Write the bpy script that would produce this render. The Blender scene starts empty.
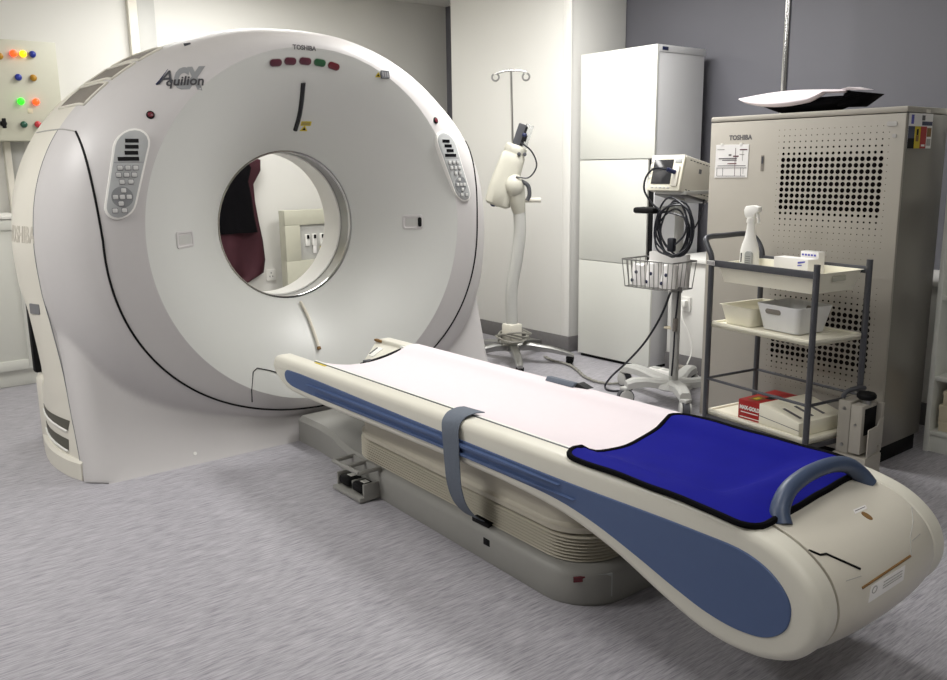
import bpy, bmesh, math, random
import numpy as np
from mathutils import Vector, Matrix, noise
from mathutils.bvhtree import BVHTree
random.seed(7)
PI = math.pi
COL = bpy.context.scene.collection

# ------------------------------------------------------------------ camera
F, CX, CY = 860.0, 473.5, 340.0
_l = np.array([-230-CX, -(174-CY), -F]); _r = np.array([1570-CX, -(151-CY), -F])
_l /= np.linalg.norm(_l); _r /= np.linalg.norm(_r)
_X = -_l; _Z = np.cross(_X, _r); _Z /= np.linalg.norm(_Z); _Y = np.cross(_Z, _X)
RM = np.array([_X, _Y, _Z])
CAM = Vector((0, 0, 1.302))
cd = bpy.data.cameras.new('camera'); cam = bpy.data.objects.new('camera', cd); COL.objects.link(cam)
cd.sensor_fit = 'HORIZONTAL'; cd.sensor_width = 36.0; cd.lens = F/947*36.0; cd.clip_start = .05
M4 = Matrix([list(map(float, RM[i])) for i in range(3)]).to_4x4(); M4.translation = CAM
cam.matrix_world = M4
bpy.context.scene.camera = cam
def ray(u, v):
    d = RM @ np.array([u-CX, -(v-CY), -F]); return Vector(d.tolist()).normalized()
def on(u, v, ax, val):
    d = ray(u, v); return CAM + d*((val-CAM[ax])/d[ax])

# ------------------------------------------------------------------ materials
def lin(c):
    return tuple((x/255/12.92 if x/255 <= .04045 else ((x/255+.055)/1.055)**2.4) for x in c)
def mat(name, rgb, rough=.5, metal=0., var=.03, scale=30., emit=None, es=0., trans=0., bump=0., coat=0., spec=.5):
    m = bpy.data.materials.new(name); m.use_nodes = True
    nt = m.node_tree; b = nt.nodes['Principled BSDF']
    c = lin(rgb)
    tc = nt.nodes.new('ShaderNodeTexCoord'); nz = nt.nodes.new('ShaderNodeTexNoise')
    nz.inputs['Scale'].default_value = scale; nz.inputs['Detail'].default_value = 4
    nt.links.new(tc.outputs['Object'], nz.inputs['Vector'])
    mx = nt.nodes.new('ShaderNodeMix'); mx.data_type = 'RGBA'
    mx.inputs[6].default_value = (*[x*(1-var) for x in c], 1); mx.inputs[7].default_value = (*[min(1, x*(1+var)) for x in c], 1)
    nt.links.new(nz.outputs['Fac'], mx.inputs[0]); nt.links.new(mx.outputs[2], b.inputs['Base Color'])
    b.inputs['Roughness'].default_value = rough; b.inputs['Metallic'].default_value = metal
    b.inputs['Specular IOR Level'].default_value = spec
    b.inputs['Coat Weight'].default_value = coat
    if emit:
        b.inputs['Emission Color'].default_value = (*lin(emit), 1); b.inputs['Emission Strength'].default_value = es
    if trans:
        b.inputs['Transmission Weight'].default_value = trans
    if bump:
        bp = nt.nodes.new('ShaderNodeBump'); bp.inputs['Strength'].default_value = bump; bp.inputs['Distance'].default_value = .002
        nt.links.new(nz.outputs['Fac'], bp.inputs['Height']); nt.links.new(bp.outputs[0], b.inputs['Normal'])
    return m
M = {}
M['gantry'] = mat('gantry_plastic', (200, 197, 196), .42, var=.015)
M['funnel'] = mat('funnel_plastic', (208, 209, 205), .37, var=.01)
M['cream'] = mat('cream_plastic', (220, 216, 204), .42, var=.015)
M['couch'] = mat('couch_plastic', (222, 219, 206), .38, var=.015)
M['tail'] = mat('tail_plastic', (212, 207, 194), .3, var=.02)
M['blue'] = mat('slate_blue_plastic', (76, 96, 136), .42, var=.03)
M['handle'] = mat('handle_blue_grey', (66, 80, 106), .4)
M['base'] = mat('base_grey', (146, 145, 140), .5)
M['bellow'] = mat('bellow_beige', (190, 184, 168), .5)
M['black'] = mat('black', (10, 10, 12), .6, spec=.2)
M['blackgloss'] = mat('black_gloss', (14, 14, 18), .15)
M['grey'] = mat('mid_grey', (120, 120, 122), .45)
M['dgrey'] = mat('dark_grey', (72, 73, 78), .45)
M['lgrey'] = mat('light_grey', (188, 188, 184), .45)
M['keypad'] = mat('keypad_grey', (172, 174, 174), .45)
M['pad2'] = mat('dpad_grey', (132, 134, 136), .45)
M['button'] = mat('button_pale', (200, 200, 198), .4)
M['vent'] = mat('vent_grey', (128, 122, 114), .6, var=.1, scale=60)
M['ventdark'] = mat('vent_dark', (82, 80, 70), .6, var=.1)
M['chrome'] = mat('chrome', (205, 205, 205), .14, 1.)
M['steel'] = mat('steel', (160, 160, 158), .3, 1.)
M['gun'] = mat('gunmetal_tube', (86, 87, 92), .38, .55)
M['white'] = mat('white', (236, 235, 230), .5, var=.01)
M['paper'] = mat('paper', (236, 234, 232), .7, var=.015)
M['sheet'] = mat('pale_pink_cover', (230, 220, 224), .75, var=.015, bump=.05)
M['royal'] = mat('royal_blue_vinyl', (18, 20, 132), .8, spec=.08, var=.08, scale=14, bump=.15)
M['strap'] = mat('strap_grey', (100, 108, 120), .8, var=.12, scale=90, bump=.2)
M['red'] = mat('red_lens', (104, 36, 46), .25)
M['plum'] = mat('plum_lens', (88, 40, 54), .3)
M['green'] = mat('green_lens', (40, 88, 56), .3)
M['yellow'] = mat('yellow_label', (206, 184, 40), .6)
M['redbox'] = mat('red_card', (168, 26, 26), .45, var=.06)
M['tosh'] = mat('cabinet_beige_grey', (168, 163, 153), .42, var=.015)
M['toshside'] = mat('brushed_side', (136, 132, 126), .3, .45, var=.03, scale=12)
M['hole'] = mat('hole_dark', (12, 8, 8), .95, spec=.05)
M['tray'] = mat('cream_tray', (238, 234, 216), .4)
M['bin'] = mat('grey_white_bin', (226, 226, 226), .45)
M['maroon'] = mat('maroon_cloth', (58, 15, 28), .8, var=.2, scale=9, bump=.3)
M['blackcloth'] = mat('black_cloth', (10, 9, 12), .9, spec=.1, var=.2, scale=9)
M['wallw'] = mat('painted_wall', (222, 221, 216), .7, var=.012, scale=3)
M['walld'] = mat('dark_grey_wall', (104, 104, 111), .6, var=.03, scale=3)
M['cab'] = mat('white_laminate', (222, 223, 216), .35, var=.01)
M['cabside'] = mat('grey_white_laminate', (214, 214, 215), .45, var=.02, scale=120)
M['skirt'] = mat('grey_skirting', (108, 106, 106), .55, var=.15, scale=40)
M['ebox'] = mat('enclosure_beige', (192, 191, 174), .45)
M['navy'] = mat('navy_plastic', (34, 42, 78), .4)
M['purple'] = mat('purple_ink', (92, 92, 180), .6)
M['ink'] = mat('ink_grey', (96, 94, 96), .6)
M['inklight'] = mat('ink_pale', (168, 166, 162), .6)
M['injector'] = mat('injector_shell', (196, 194, 182), .4)
M['inkdark'] = mat('ink_dark', (58, 57, 62), .6)
M['inkfaint'] = mat('ink_faint', (196, 190, 178), .5)
M['logogrey'] = mat('logo_grey', (142, 144, 146), .5)
M['clear'] = mat('clear_plastic', (236, 238, 238), .08, trans=.85)
M['tube'] = mat('milky_tube', (226, 220, 206), .3)
M['cable'] = mat('grey_cable', (140, 138, 130), .5)
M['bcable'] = mat('navy_black_cable', (22, 24, 34), .4)
M['card'] = mat('card_beige', (214, 204, 178), .7, var=.04)
M['brown'] = mat('brown', (130, 96, 50), .6)
M['glassdk'] = mat('dark_screen', (52, 52, 54), .12)

def floor_mat():
    m = bpy.data.materials.new('grey_grain_vinyl'); m.use_nodes = True
    nt = m.node_tree; b = nt.nodes['Principled BSDF']; L = nt.links.new
    tc = nt.nodes.new('ShaderNodeTexCoord')
    def streak(sx, sy, sc, det):
        mp = nt.nodes.new('ShaderNodeMapping'); mp.inputs['Scale'].default_value = (sx, sy, 1)
        mp.inputs['Rotation'].default_value = (0, 0, .03)
        L(tc.outputs['Object'], mp.inputs['Vector'])
        n = nt.nodes.new('ShaderNodeTexNoise'); n.inputs['Scale'].default_value = sc; n.inputs['Detail'].default_value = det
        n.inputs['Roughness'].default_value = .6
        L(mp.outputs[0], n.inputs['Vector']); return n
    a = streak(55, 3.6, 2.2, 6); c = streak(150, 9, 2, 4); d = streak(2, 2, 1.2, 3)
    ad = nt.nodes.new('ShaderNodeMath'); ad.operation = 'MULTIPLY_ADD'; ad.inputs[1].default_value = .55
    L(c.outputs['Fac'], ad.inputs[0]); 
    m2 = nt.nodes.new('ShaderNodeMath'); m2.operation = 'MULTIPLY'; m2.inputs[1].default_value = .45
    L(a.outputs['Fac'], m2.inputs[0]); L(m2.outputs[0], ad.inputs[2])
    r = nt.nodes.new('ShaderNodeValToRGB')
    e = r.color_ramp.elements
    e[0].position = .36; e[0].color = (*lin((126, 124, 130)), 1)
    e[1].position = .62; e[1].color = (*lin((184, 181, 187)), 1)
    x = r.color_ramp.elements.new(.5); x.color = (*lin((162, 160, 166)), 1)
    L(ad.outputs[0], r.inputs[0])
    L(r.outputs[0], b.inputs['Base Color'])
    b.inputs['Roughness'].default_value = .42
    b.inputs['Specular IOR Level'].default_value = .35
    return m
M['floor'] = floor_mat()
M['ceil'] = mat('ceiling_paint', (226, 224, 218), .8, var=.01)
M['lamp'] = mat('lamp_diffuser', (250, 250, 250), .6, emit=(255, 252, 244), es=6.)
def glow(n, rgb, s): return mat(n, rgb, .3, emit=rgb, es=s)

# ------------------------------------------------------------------ object helpers
def root_loc(p):
    v = Vector((0, 0, 0))
    while p is not None:
        v += Vector(p.location); p = p.parent
    return v
def tag(o, label=None, cat=None, group=None, kind=None):
    if label: o['label'] = label
    if cat: o['category'] = cat
    if group: o['group'] = group
    if kind: o['kind'] = kind
    return o
def thing(name, loc, label, cat, group=None):
    o = bpy.data.objects.new(name, None); COL.objects.link(o); o.location = loc
    o.empty_display_size = .05
    return tag(o, label, cat, group)
def link_mesh(name, me, m, parent=None, loc=None):
    for mm in (m if isinstance(m, (list, tuple)) else [m]): me.materials.append(M[mm] if isinstance(mm, str) else mm)
    o = bpy.data.objects.new(name, me); COL.objects.link(o)
    if parent is not None:
        o.parent = parent; off = root_loc(parent)
        me.transform(Matrix.Translation(-off))
    elif loc is not None:
        me.transform(Matrix.Translation(-Vector(loc))); o.location = loc
    return o
def smooth_mesh(me, ang=35):
    me.polygons.foreach_set('use_smooth', [True]*len(me.polygons))
    try: me.set_sharp_from_angle(angle=math.radians(ang))
    except Exception: pass
class MB:
    def __init__(s): s.bm = bmesh.new()
    def add(s, vs, fs):
        b = [s.bm.verts.new(v) for v in vs]
        for f in fs:
            try: s.bm.faces.new([b[i] for i in f])
            except ValueError: pass
        return s
    def box(s, x0, x1, y0, y1, z0, z1, bev=0., fr=None, seg=2):
        t = bmesh.new(); bmesh.ops.create_cube(t, size=1)
        for v in t.verts:
            v.co = Vector(((x0+x1)/2+v.co.x*(x1-x0), (y0+y1)/2+v.co.y*(y1-y0), (z0+z1)/2+v.co.z*(z1-z0)))
        if bev: bmesh.ops.bevel(t, geom=t.edges[:], offset=bev, segments=seg, affect='EDGES', profile=.5)
        if fr is not None: bmesh.ops.transform(t, matrix=fr, verts=t.verts)
        s.merge(t); return s
    def merge(s, t):
        me = bpy.data.meshes.new('tmp'); t.to_mesh(me); t.free(); s.bm.from_mesh(me); bpy.data.meshes.remove(me)
    def cyl(s, a, b, r, r2=None, n=20, cap=True):
        return s.tube([a, b], r if r2 is None else [r, r2], n, cap)
    def tube(s, pts, r, n=10, cap=True, closed=False):
        pts = [Vector(p) for p in pts]; N = len(pts)
        rs = r if isinstance(r, (list, tuple)) else [r]*N
        rings = []; up = None
        for i, p in enumerate(pts):
            if closed: t = pts[(i+1) % N]-pts[i-1]
            else: t = pts[min(i+1, N-1)]-pts[max(i-1, 0)]
            if t.length < 1e-9: t = Vector((0, 0, 1))
            t.normalize()
            if up is None:
                up = Vector((0, 0, 1)) if abs(t.z) < .9 else Vector((1, 0, 0))
            a = up-t*up.dot(t)
            if a.length < 1e-6: a = t.orthogonal()
            a.normalize(); up = a; b = t.cross(a)
            rings.append([s.bm.verts.new(p+(a*math.cos(2*PI*k/n)+b*math.sin(2*PI*k/n))*rs[i]) for k in range(n)])
        R = range(N if closed else N-1)
        for i in R:
            A, B = rings[i], rings[(i+1) % N]
            for k in range(n): s.bm.faces.new([A[k], A[(k+1) % n], B[(k+1) % n], B[k]])
        if cap and not closed:
            s.bm.faces.new(rings[0][::-1]); s.bm.faces.new(rings[-1])
        return s
    def loft(s, rings, closed=True, cap=True):
        R = [[s.bm.verts.new(p) for p in r] for r in rings]; n = len(R[0])
        for A, B in zip(R[:-1], R[1:]):
            for k in range(n if closed else n-1):
                s.bm.faces.new([A[k], A[(k+1) % n], B[(k+1) % n], B[k]])
        if cap and closed:
            s.bm.faces.new(R[0][::-1]); s.bm.faces.new(R[-1])
        return s
    def prism(s, pts, vec, bev=0.):
        t = bmesh.new(); vec = Vector(vec)
        b = [t.verts.new(p) for p in pts]; c = [t.verts.new(Vector(p)+vec) for p in pts]; n = len(pts)
        t.faces.new(b[::-1]); t.faces.new(c)
        for k in range(n): t.faces.new([b[k], b[(k+1) % n], c[(k+1) % n], c[k]])
        bmesh.ops.recalc_face_normals(t, faces=t.faces)
        if bev: bmesh.ops.bevel(t, geom=t.edges[:], offset=bev, segments=2, affect='EDGES', profile=.5)
        s.merge(t); return s
    def sphere(s, c, r, sx=1, sy=1, sz=1, n=16):
        t = bmesh.new(); bmesh.ops.create_uvsphere(t, u_segments=n, v_segments=max(6, n//2), radius=r)
        for v in t.verts: v.co = Vector((c[0]+v.co.x*sx, c[1]+v.co.y*sy, c[2]+v.co.z*sz))
        s.merge(t); return s
    def lathe(s, prof, c, axis='z', n=32, closed_prof=False):
        c = Vector(c); rings = []
        for k in range(n):
            a = 2*PI*k/n; r_ = []
            for r, h in prof:
                if axis == 'z': r_.append(c+Vector((r*math.cos(a), r*math.sin(a), h)))
                elif axis == 'x': r_.append(c+Vector((h, r*math.cos(a), r*math.sin(a))))
                else: r_.append(c+Vector((r*math.cos(a), h, r*math.sin(a))))
            rings.append([s.bm.verts.new(p) for p in r_])
        m = len(prof)
        for k in range(n):
            A, B = rings[k], rings[(k+1) % n]
            for i in range(m if closed_prof else m-1):
                s.bm.faces.new([A[i], A[(i+1) % m], B[(i+1) % m], B[i]])
        bmesh.ops.remove_doubles(s.bm, verts=s.bm.verts, dist=1e-6)
        return s
    def build(s, name, m, parent=None, loc=None, smooth=True, ang=35, recalc=True):
        if recalc: bmesh.ops.recalc_face_normals(s.bm, faces=s.bm.faces)
        me = bpy.data.meshes.new(name); s.bm.to_mesh(me); s.bm.free()
        if smooth: smooth_mesh(me, ang)
        return link_mesh(name, me, m, parent, loc)
def bx(name, m, parent, x0, x1, y0, y1, z0, z1, bev=.003, fr=None, loc=None):
    return MB().box(x0, x1, y0, y1, z0, z1, bev, fr).build(name, m, parent, loc)
def frame(o, e1, e2, n):
    m = Matrix((e1, e2, n)).transposed().to_4x4(); m.translation = Vector(o); return m
def catmull(pts, k=8, closed=False):
    """centripetal Catmull-Rom curve through the points"""
    P = [Vector(p) for p in pts]; N = len(P); out = []
    for i in range(N if closed else N-1):
        if closed: a, b, c, d = P[i-1], P[i], P[(i+1) % N], P[(i+2) % N]
        else:
            b, c = P[i], P[i+1]
            a = P[i-1] if i else b*2-c
            d = P[i+2] if i+2 < N else c*2-b
        t0 = 0.; t1 = t0+max(1e-6, (b-a).length)**.5; t2 = t1+max(1e-6, (c-b).length)**.5; t3 = t2+max(1e-6, (d-c).length)**.5
        for j in range(k):
            t = t1+(t2-t1)*j/k
            A1 = a*((t1-t)/(t1-t0))+b*((t-t0)/(t1-t0)); A2 = b*((t2-t)/(t2-t1))+c*((t-t1)/(t2-t1)); A3 = c*((t3-t)/(t3-t2))+d*((t-t2)/(t3-t2))
            B1 = A1*((t2-t)/(t2-t0))+A2*((t-t0)/(t2-t0)); B2 = A2*((t3-t)/(t3-t1))+A3*((t-t1)/(t3-t1))
            out.append(B1*((t2-t)/(t2-t1))+B2*((t-t1)/(t2-t1)))
    if not closed: out.append(P[-1])
    return out
def text(name, s, size, m, parent, fr, shear=0., ext=.0006, off=0., align='CENTER', sx=1.):
    cu = bpy.data.curves.new(name, 'FONT'); cu.body = s; cu.size = size; cu.shear = shear; cu.extrude = ext; cu.offset = off
    cu.align_x = align; cu.align_y = 'CENTER'; cu.resolution_u = 3
    t = bpy.data.objects.new(name, cu); COL.objects.link(t)
    dg = bpy.context.evaluated_depsgraph_get()
    me = bpy.data.meshes.new_from_object(t.evaluated_get(dg))
    bpy.data.objects.remove(t); bpy.data.curves.remove(cu)
    me.transform(fr @ Matrix.Diagonal((sx, 1, 1, 1))); me.name = name
    return link_mesh(name, me, m, parent)
def on_shell(o, lift):
    """lay flat lettering onto the curved shell it is printed on"""
    off = root_loc(o.parent)
    me = o.data; nrm = o['_n']
    n = Vector(nrm); del o['_n']
    c0 = Vector(o['_c']); del o['_c']
    for v in me.vertices:
        w = v.co+off; h = (w-c0).dot(n)
        p, nn, i, d = BV.ray_cast(w+n*.15, -n, .4)
        if p is not None: v.co = p+n*(lift+max(0, h))-off
    return o
def stext(name, s, size, m, fr, shear, off, lift, sx=1., thick=.0006):
    o = text(name, s, size, m, G, fr, shear, thick, off, sx=sx)
    bm_ = bmesh.new(); bm_.from_mesh(o.data); off_ = root_loc(o.parent); ex, ey = fr.to_3x3().col[0], fr.to_3x3().col[1]; o_ = fr.translation-off_
    for ax_ in (ex, ey):
        ds = [(v.co-o_).dot(ax_) for v in bm_.verts]; q = math.floor(min(ds)/.012)*.012
        while q < max(ds):
            bmesh.ops.bisect_plane(bm_, geom=bm_.verts[:]+bm_.edges[:]+bm_.faces[:], plane_co=o_+ax_*q, plane_no=ax_); q += .012
    bm_.to_mesh(o.data); bm_.free()
    o['_n'] = list(fr.to_3x3() @ Vector((0, 0, 1))); o['_c'] = list(fr.translation-(fr.to_3x3() @ Vector((0, 0, 1)))*thick)
    return on_shell(o, lift)
def rrect(w, h, r, n=6):
    out = []
    for cx_, cy_, a0 in ((w-r, h-r, 0), (-w+r, h-r, 90), (-w+r, -h+r, 180), (w-r, -h+r, 270)):
        for k in range(n+1):
            a = math.radians(a0+90*k/n); out.append((cx_+r*math.cos(a), cy_+r*math.sin(a)))
    return out
def plate(mb, fr, outline, z0, z1, bev=0.):
    mb.prism([fr @ Vector((a, b, z0)) for a, b in outline], fr.to_3x3() @ Vector((0, 0, z1-z0)), bev)
    return mb
def struct(o): o['kind'] = 'structure'; return o

# ------------------------------------------------------------------ the room
WX, WY, ZC = -6.30, 4.77, 2.65
XR, YF = 2.4, -3.2
struct(bx('floor', 'floor', None, WX-.1, XR+.1, YF-.1, WY+.1, -.1, 0, 0))
struct(bx('ceiling', 'ceil', None, WX-.1, XR+.1, YF-.1, WY+.1, ZC, ZC+.1, 0))
struct(bx('wall_left', 'wallw', None, WX-.12, WX, YF-.1, WY+.1, 0, ZC, 0))
struct(bx('wall_back', 'walld', None, WX, XR+.1, WY, WY+.12, 0, ZC, 0))
struct(bx('wall_right', 'wallw', None, XR, XR+.12, YF-.1, WY, 0, ZC, 0))
struct(bx('wall_front', 'wallw', None, WX, XR, YF-.12, YF, 0, ZC, 0))
# white column with grey skirting, and low service ledge between the cabinets
CYF = 4.225
struct(MB().box(-5.53, -4.218, CYF, WY, 0, ZC, .02).build('column', 'wallw'))
struct(MB().box(-5.536, -4.21, CYF-.008, WY, 0, .11, .004).build('baseboard_column', 'skirt'))
struct(MB().box(-4.29, -4.213, CYF-.004, CYF+.012, .11, ZC, .004).build('trim_1', 'white'))
struct(MB().box(-3.44, -1.2, 4.33, WY, 0, .70, .006).build('wall_ledge', 'wallw'))
struct(MB().box(-3.44, -1.2, 4.32, 4.33, 0, .115, .003).build('baseboard_ledge', 'skirt'))
struct(MB().box(-3.46, -1.2, 4.31, WY, .70, .725, .004).build('trim_2', 'white'))
struct(MB().box(WX, WX+.05, 2.04, 2.10, 0, ZC, .004).build('trim_3', 'cream'))
struct(MB().box(WX, WX+.015, 2.10, 2.23, 0, ZC, .002).build('trim_4', 'lgrey'))
struct(MB().box(WX, WX+.012, YF, 4.77, 0, .11, .003).build('baseboard_left', 'skirt'))

# ------------------------------------------------------------------ CT gantry
GY, GZ = 2.0, 1.016
XRIM, XB = -3.652, -3.99
RB, RF = .364, .818
G = thing('ct_scanner_gantry', (-4.1, GY, 0), 'big white ring shaped CT scanner gantry with round bore, standing on the floor', 'scanner')
half = [(0, 1.945), (.2, 1.935), (.4, 1.895), (.6, 1.82), (.8, 1.70), (.96, 1.56), (1.075, 1.40), (1.145, 1.22), (1.175, 1.0), (1.168, .82), (1.15, .64), (1.135, .45), (1.132, .25), (1.132, 0)]
hp = [(p.x, p.y) for p in catmull([(a, b, 0) for a, b in half], 6)]
outl = [(a, b-GZ) for a, b in hp]+[(-a, b-GZ) for a, b in hp[::-1]]
def out_r(th):
    c, s_ = math.cos(th), math.sin(th); best = 9
    n = len(outl)
    for i in range(n):
        a, b = outl[i], outl[(i+1) % n]
        den = c*(b[1]-a[1])-s_*(b[0]-a[0])
        if abs(den) < 1e-12: continue
        t = (a[0]*(b[1]-a[1])-a[1]*(b[0]-a[0]))/den
        u = (a[0]*s_-a[1]*c)/den
        if t > 0 and -1e-6 <= u <= 1+1e-6: best = min(best, t)
    return best
def sup(th, a, b, n): return (abs(math.cos(th)/a)**n+abs(math.sin(th)/b)**n)**(-1/n)
def ring_r(th):
    o = out_r(th)
    if math.sin(th) >= 0: return o
    return min(o, sup(th, 1.175, .99, 2.6))
def seam_r(th):
    if math.sin(th) < 0: return sup(th, .98, .868, 2.2)
    c = abs(math.cos(th))
    return min((.98+.055*abs(math.sin(th)))/max(c, .05), out_r(th)-.012)
def base_x(y, z):
    w = 1.132; c = min(1, max(0, (abs(y)-(w-.09))/.09))
    return -3.655-.034*(1-math.exp(-z/.11))-.25*z-.10*(1-math.sqrt(max(0, 1-c*c)))
def front_x(th, r, orr, rr):
    """x of the front face at polar (th, r) around the bore axis"""
    if r <= RF:
        t = (r-RB)/(RF-RB); return XB+(XRIM-XB)*(1.55*t-.55*t*t)
    rs = max(RF+.01, rr-.25)
    q = (r-rs)/(rr-rs); D = .30
    if q <= 0: hr = 0
    elif q < 1: hr = -D*(1-math.sqrt(1-q*q))
    else: hr = -D-.4*(r-rr)
    h = XRIM-.16*min(r-RF, .20)+hr
    y, z = r*math.cos(th), r*math.sin(th)+GZ
    if z < .95:
        hb = base_x(y, z); k = .012
        m = max(0, 1-abs(h-hb)/k); mx_ = max(h, hb)+m*m*k*.25
        f = min(1, (0.95-z)/.25)
        h = h*(1-f)+mx_*f if hb > h else h
    return h
NT = 288
th_ = [2*PI*k/NT-PI/2 for k in range(NT)]
for c_ in (math.atan2(-GZ, 1.132), -PI-math.atan2(-GZ, 1.132)):
    k_ = min(range(NT), key=lambda k: abs(math.sin((th_[k]-c_)/2))); th_[k_] = c_+(2*PI if th_[k_] > 3 and c_ < 0 else 0)
OR = [out_r(t) for t in th_]; RR = [ring_r(t) for t in th_]; SR = [seam_r(t) for t in th_]
Z1, Z2, Z3 = 26, 12, 46
rows = []   # [theta][radial] -> point
for k, t in enumerate(th_):
    rad = [RB+(RF-RB)*i/Z1 for i in range(Z1+1)]
    rad += [RF+(SR[k]-RF)*i/Z2 for i in range(1, Z2+1)]
    rad += [SR[k]+(OR[k]-SR[k])*(1-(1-i/Z3)**1.5) for i in range(1, Z3+1)]
    rows.append([Vector((front_x(t, r, OR[k], RR[k]), GY+r*math.cos(t), GZ+r*math.sin(t))) for r in rad])
# wall behind the front face
WS = [(.25, 1.), (.5, 1.), (.8, 1.), (1., 1.)]
XBK = -4.36
def wallrow(k):
    p = rows[k][-1]; out = [p]
    xb = XBK+(.09*min(1, max(0, (.80-p.z)/.08))*min(1, max(0, (p.z-.33)/.03)) if p.z < .8 else 0)
    bow = .07*min(1, max(0, (abs(math.cos(th_[k]))-.55)/.2))*(1 if p.z < 1.0 else max(0, 1-(p.z-1.0)/.5))
    for f in (.12, .25, .4, .55, .7, .85, 1.):
        x = p.x+(xb-p.x)*f; s_ = 1+bow*math.sin(PI*f)*.6/OR[k]
        out.append(Vector((x, GY+(p.y-GY)*s_, GZ+(p.z-GZ)*(s_ if p.z > .05 else 1))))
    for f in range(1, 7):
        a = f/6*PI/2; ins = .10*(1-math.cos(a)); x = xb-(.24+(XBK-xb)*-1*0)*math.sin(a)
        s_ = 1-ins/OR[k]
        z = GZ+(p.z-GZ)*s_
        out.append(Vector((x, GY+(p.y-GY)*s_, 0 if p.z < .01 else z)))
    return out
walls = [wallrow(k) for k in range(NT)]
def grid_part(name, rws, i0, i1, sel, m, parent=G, close=True):
    mb = MB(); vm = {}
    def V(k, i):
        k %= NT
        if (k, i) not in vm: vm[(k, i)] = mb.bm.verts.new(rws[k][i])
        return vm[(k, i)]
    for k in range(NT):
        if not sel(k): continue
        for i in range(i0, i1):
            mb.bm.faces.new([V(k, i), V(k+1, i), V(k+1, i+1), V(k, i+1)])
    bmesh.ops.remove_doubles(mb.bm, verts=mb.bm.verts, dist=1e-5)
    return mb.build(name, m, parent, ang=50)
ztop = 1.475
def zmid(k): return (rows[k][-1].z+rows[(k+1) % NT][-1].z)/2
upper = lambda k: zmid(k) > ztop
lower = lambda k: not upper(k)
ZI1, ZI2, ZI3 = Z1, Z1+Z2, Z1+Z2+Z3
grid_part('bore_funnel', rows, 0, ZI1, lambda k: True, 'funnel')
front = grid_part('front_cover', rows, ZI1, ZI2, lambda k: True, 'gantry')
grid_part('top_cover', rows, ZI2, ZI3, upper, 'gantry')
base = grid_part('base_cover', rows, ZI2, ZI3, lower, 'gantry')
NW = len(walls[0])-1
grid_part('top_shell', walls, 0, NW, upper, 'cream')
grid_part('side_panel', walls, 0, NW, lambda k: lower(k) and zmid(k) > .02 and math.cos(th_[k]) < 0, 'cream')  # same plastic as the front, creamier to paint in the light on the side
grid_part('side_panel', walls, 0, NW, lambda k: lower(k) and zmid(k) > .02 and math.cos(th_[k]) > 0, 'cream')
# rear face and rear bore
mb = MB()
ra = [[mb.bm.verts.new(walls[k][-1]) for k in range(NT)]]
for r in (.72, .55, .45, .40, .38, RB):
    f = (r-RB)/(.72-RB)
    ra.append([mb.bm.verts.new((-4.26-.34*(1.5*f-.5*f*f), GY+r*math.cos(t), GZ+r*math.sin(t))) for t in th_])
for A, B in zip(ra[:-1], ra[1:]):
    for k in range(NT): mb.bm.faces.new([A[k], A[(k+1) % NT], B[(k+1) % NT], B[k]])
mb.build('rear_cover', 'cream', G, ang=50)
MB().lathe([(RB+.004, .006), (RB-.004, .004), (RB-.006, 0), (RB-.006, -.012), (RB+.002, -.014)], (XB, GY, GZ), 'x', 96).build('bore_trim_ring', 'chrome', G)
MB().lathe([(RB-.001, -.014), (RB-.001, -.10)], (XB, GY, GZ), 'x', 96).build('scan_window', 'steel', G)
MB().lathe([(RB-.002, -.10), (RB-.008, -.103), (RB-.008, -.115), (RB-.002, -.118), (RB, -.28)], (XB, GY, GZ), 'x', 96).build('bore_lining', 'white', G)
# seams
def surf_line(pts, r, name, m='black', n=6, closed=False): return MB().tube(pts, r, n, closed=closed).build(name, m, G)
ks = [k for k in range(NT) if lower(k)]
seq = sorted(ks, key=lambda k: ((th_[k]-PI/2) % (2*PI)))
surf_line([rows[k][ZI2]+Vector((.001, 0, 0)) for k in seq], .0048, 'cover_seam')
L_ = [k for k in seq if math.cos(th_[k]) < 0 and zmid(k) > .03]; R_ = [k for k in seq if math.cos(th_[k]) > 0 and zmid(k) > .03]
surf_line([walls[k][0] for k in L_], .0022, 'side_seam', 'grey'); surf_line([walls[k][0] for k in R_], .0022, 'side_seam', 'grey')
for grp in (L_, R_):
    kt = max(grp, key=lambda k: rows[k][-1].z)
    kk = kt if rows[kt][-1].z < ztop else kt
    surf_line([rows[kk][i] for i in range(ZI2, ZI3+1)]+[walls[kk][i] for i in range(1, 8)], .0035, 'cover_seam', 'inklight')

# BVH for fitting details onto the shell
bv = []; bf = []
def add_rows(rws):
    n = len(rws[0]); o = len(bv)
    for r in rws: bv.extend(r)
    for k in range(NT):
        for i in range(n-1):
            a, b = o+k*n+i, o+((k+1) % NT)*n+i
            bf.append((a, b, b+1, a+1))
add_rows(rows); add_rows(walls)
BV = BVHTree.FromPolygons([tuple(v) for v in bv], bf)
def hit(u, v):
    p, n, i, d = BV.ray_cast(CAM, ray(u, v))
    if p is None: return on(u, v, 0, -3.7), Vector((1, 0, 0))
    if n.dot(ray(u, v)) > 0: n = -n
    return p, n
def sframe(u, v, up=None, lift=.0):
    p, n = hit(u, v)
    e2 = (Vector((0, 0, 1)) if up is None else (hit(*up[1])[0]-hit(*up[0])[0]))
    e2 = (e2-n*e2.dot(n)).normalized(); e1 = e2.cross(n)
    return frame(p+n*lift, e1, e2, n)
def stadium(L, rt, rb, n=10):
    o = []
    for k in range(n+1): a = PI*k/n; o.append((rt*math.cos(a), L/2-rt+rt*math.sin(a)))
    for k in range(n+1): a = PI+PI*k/n; o.append((rb*math.cos(a), -L/2+rb+rb*math.sin(a)))
    return o
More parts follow.
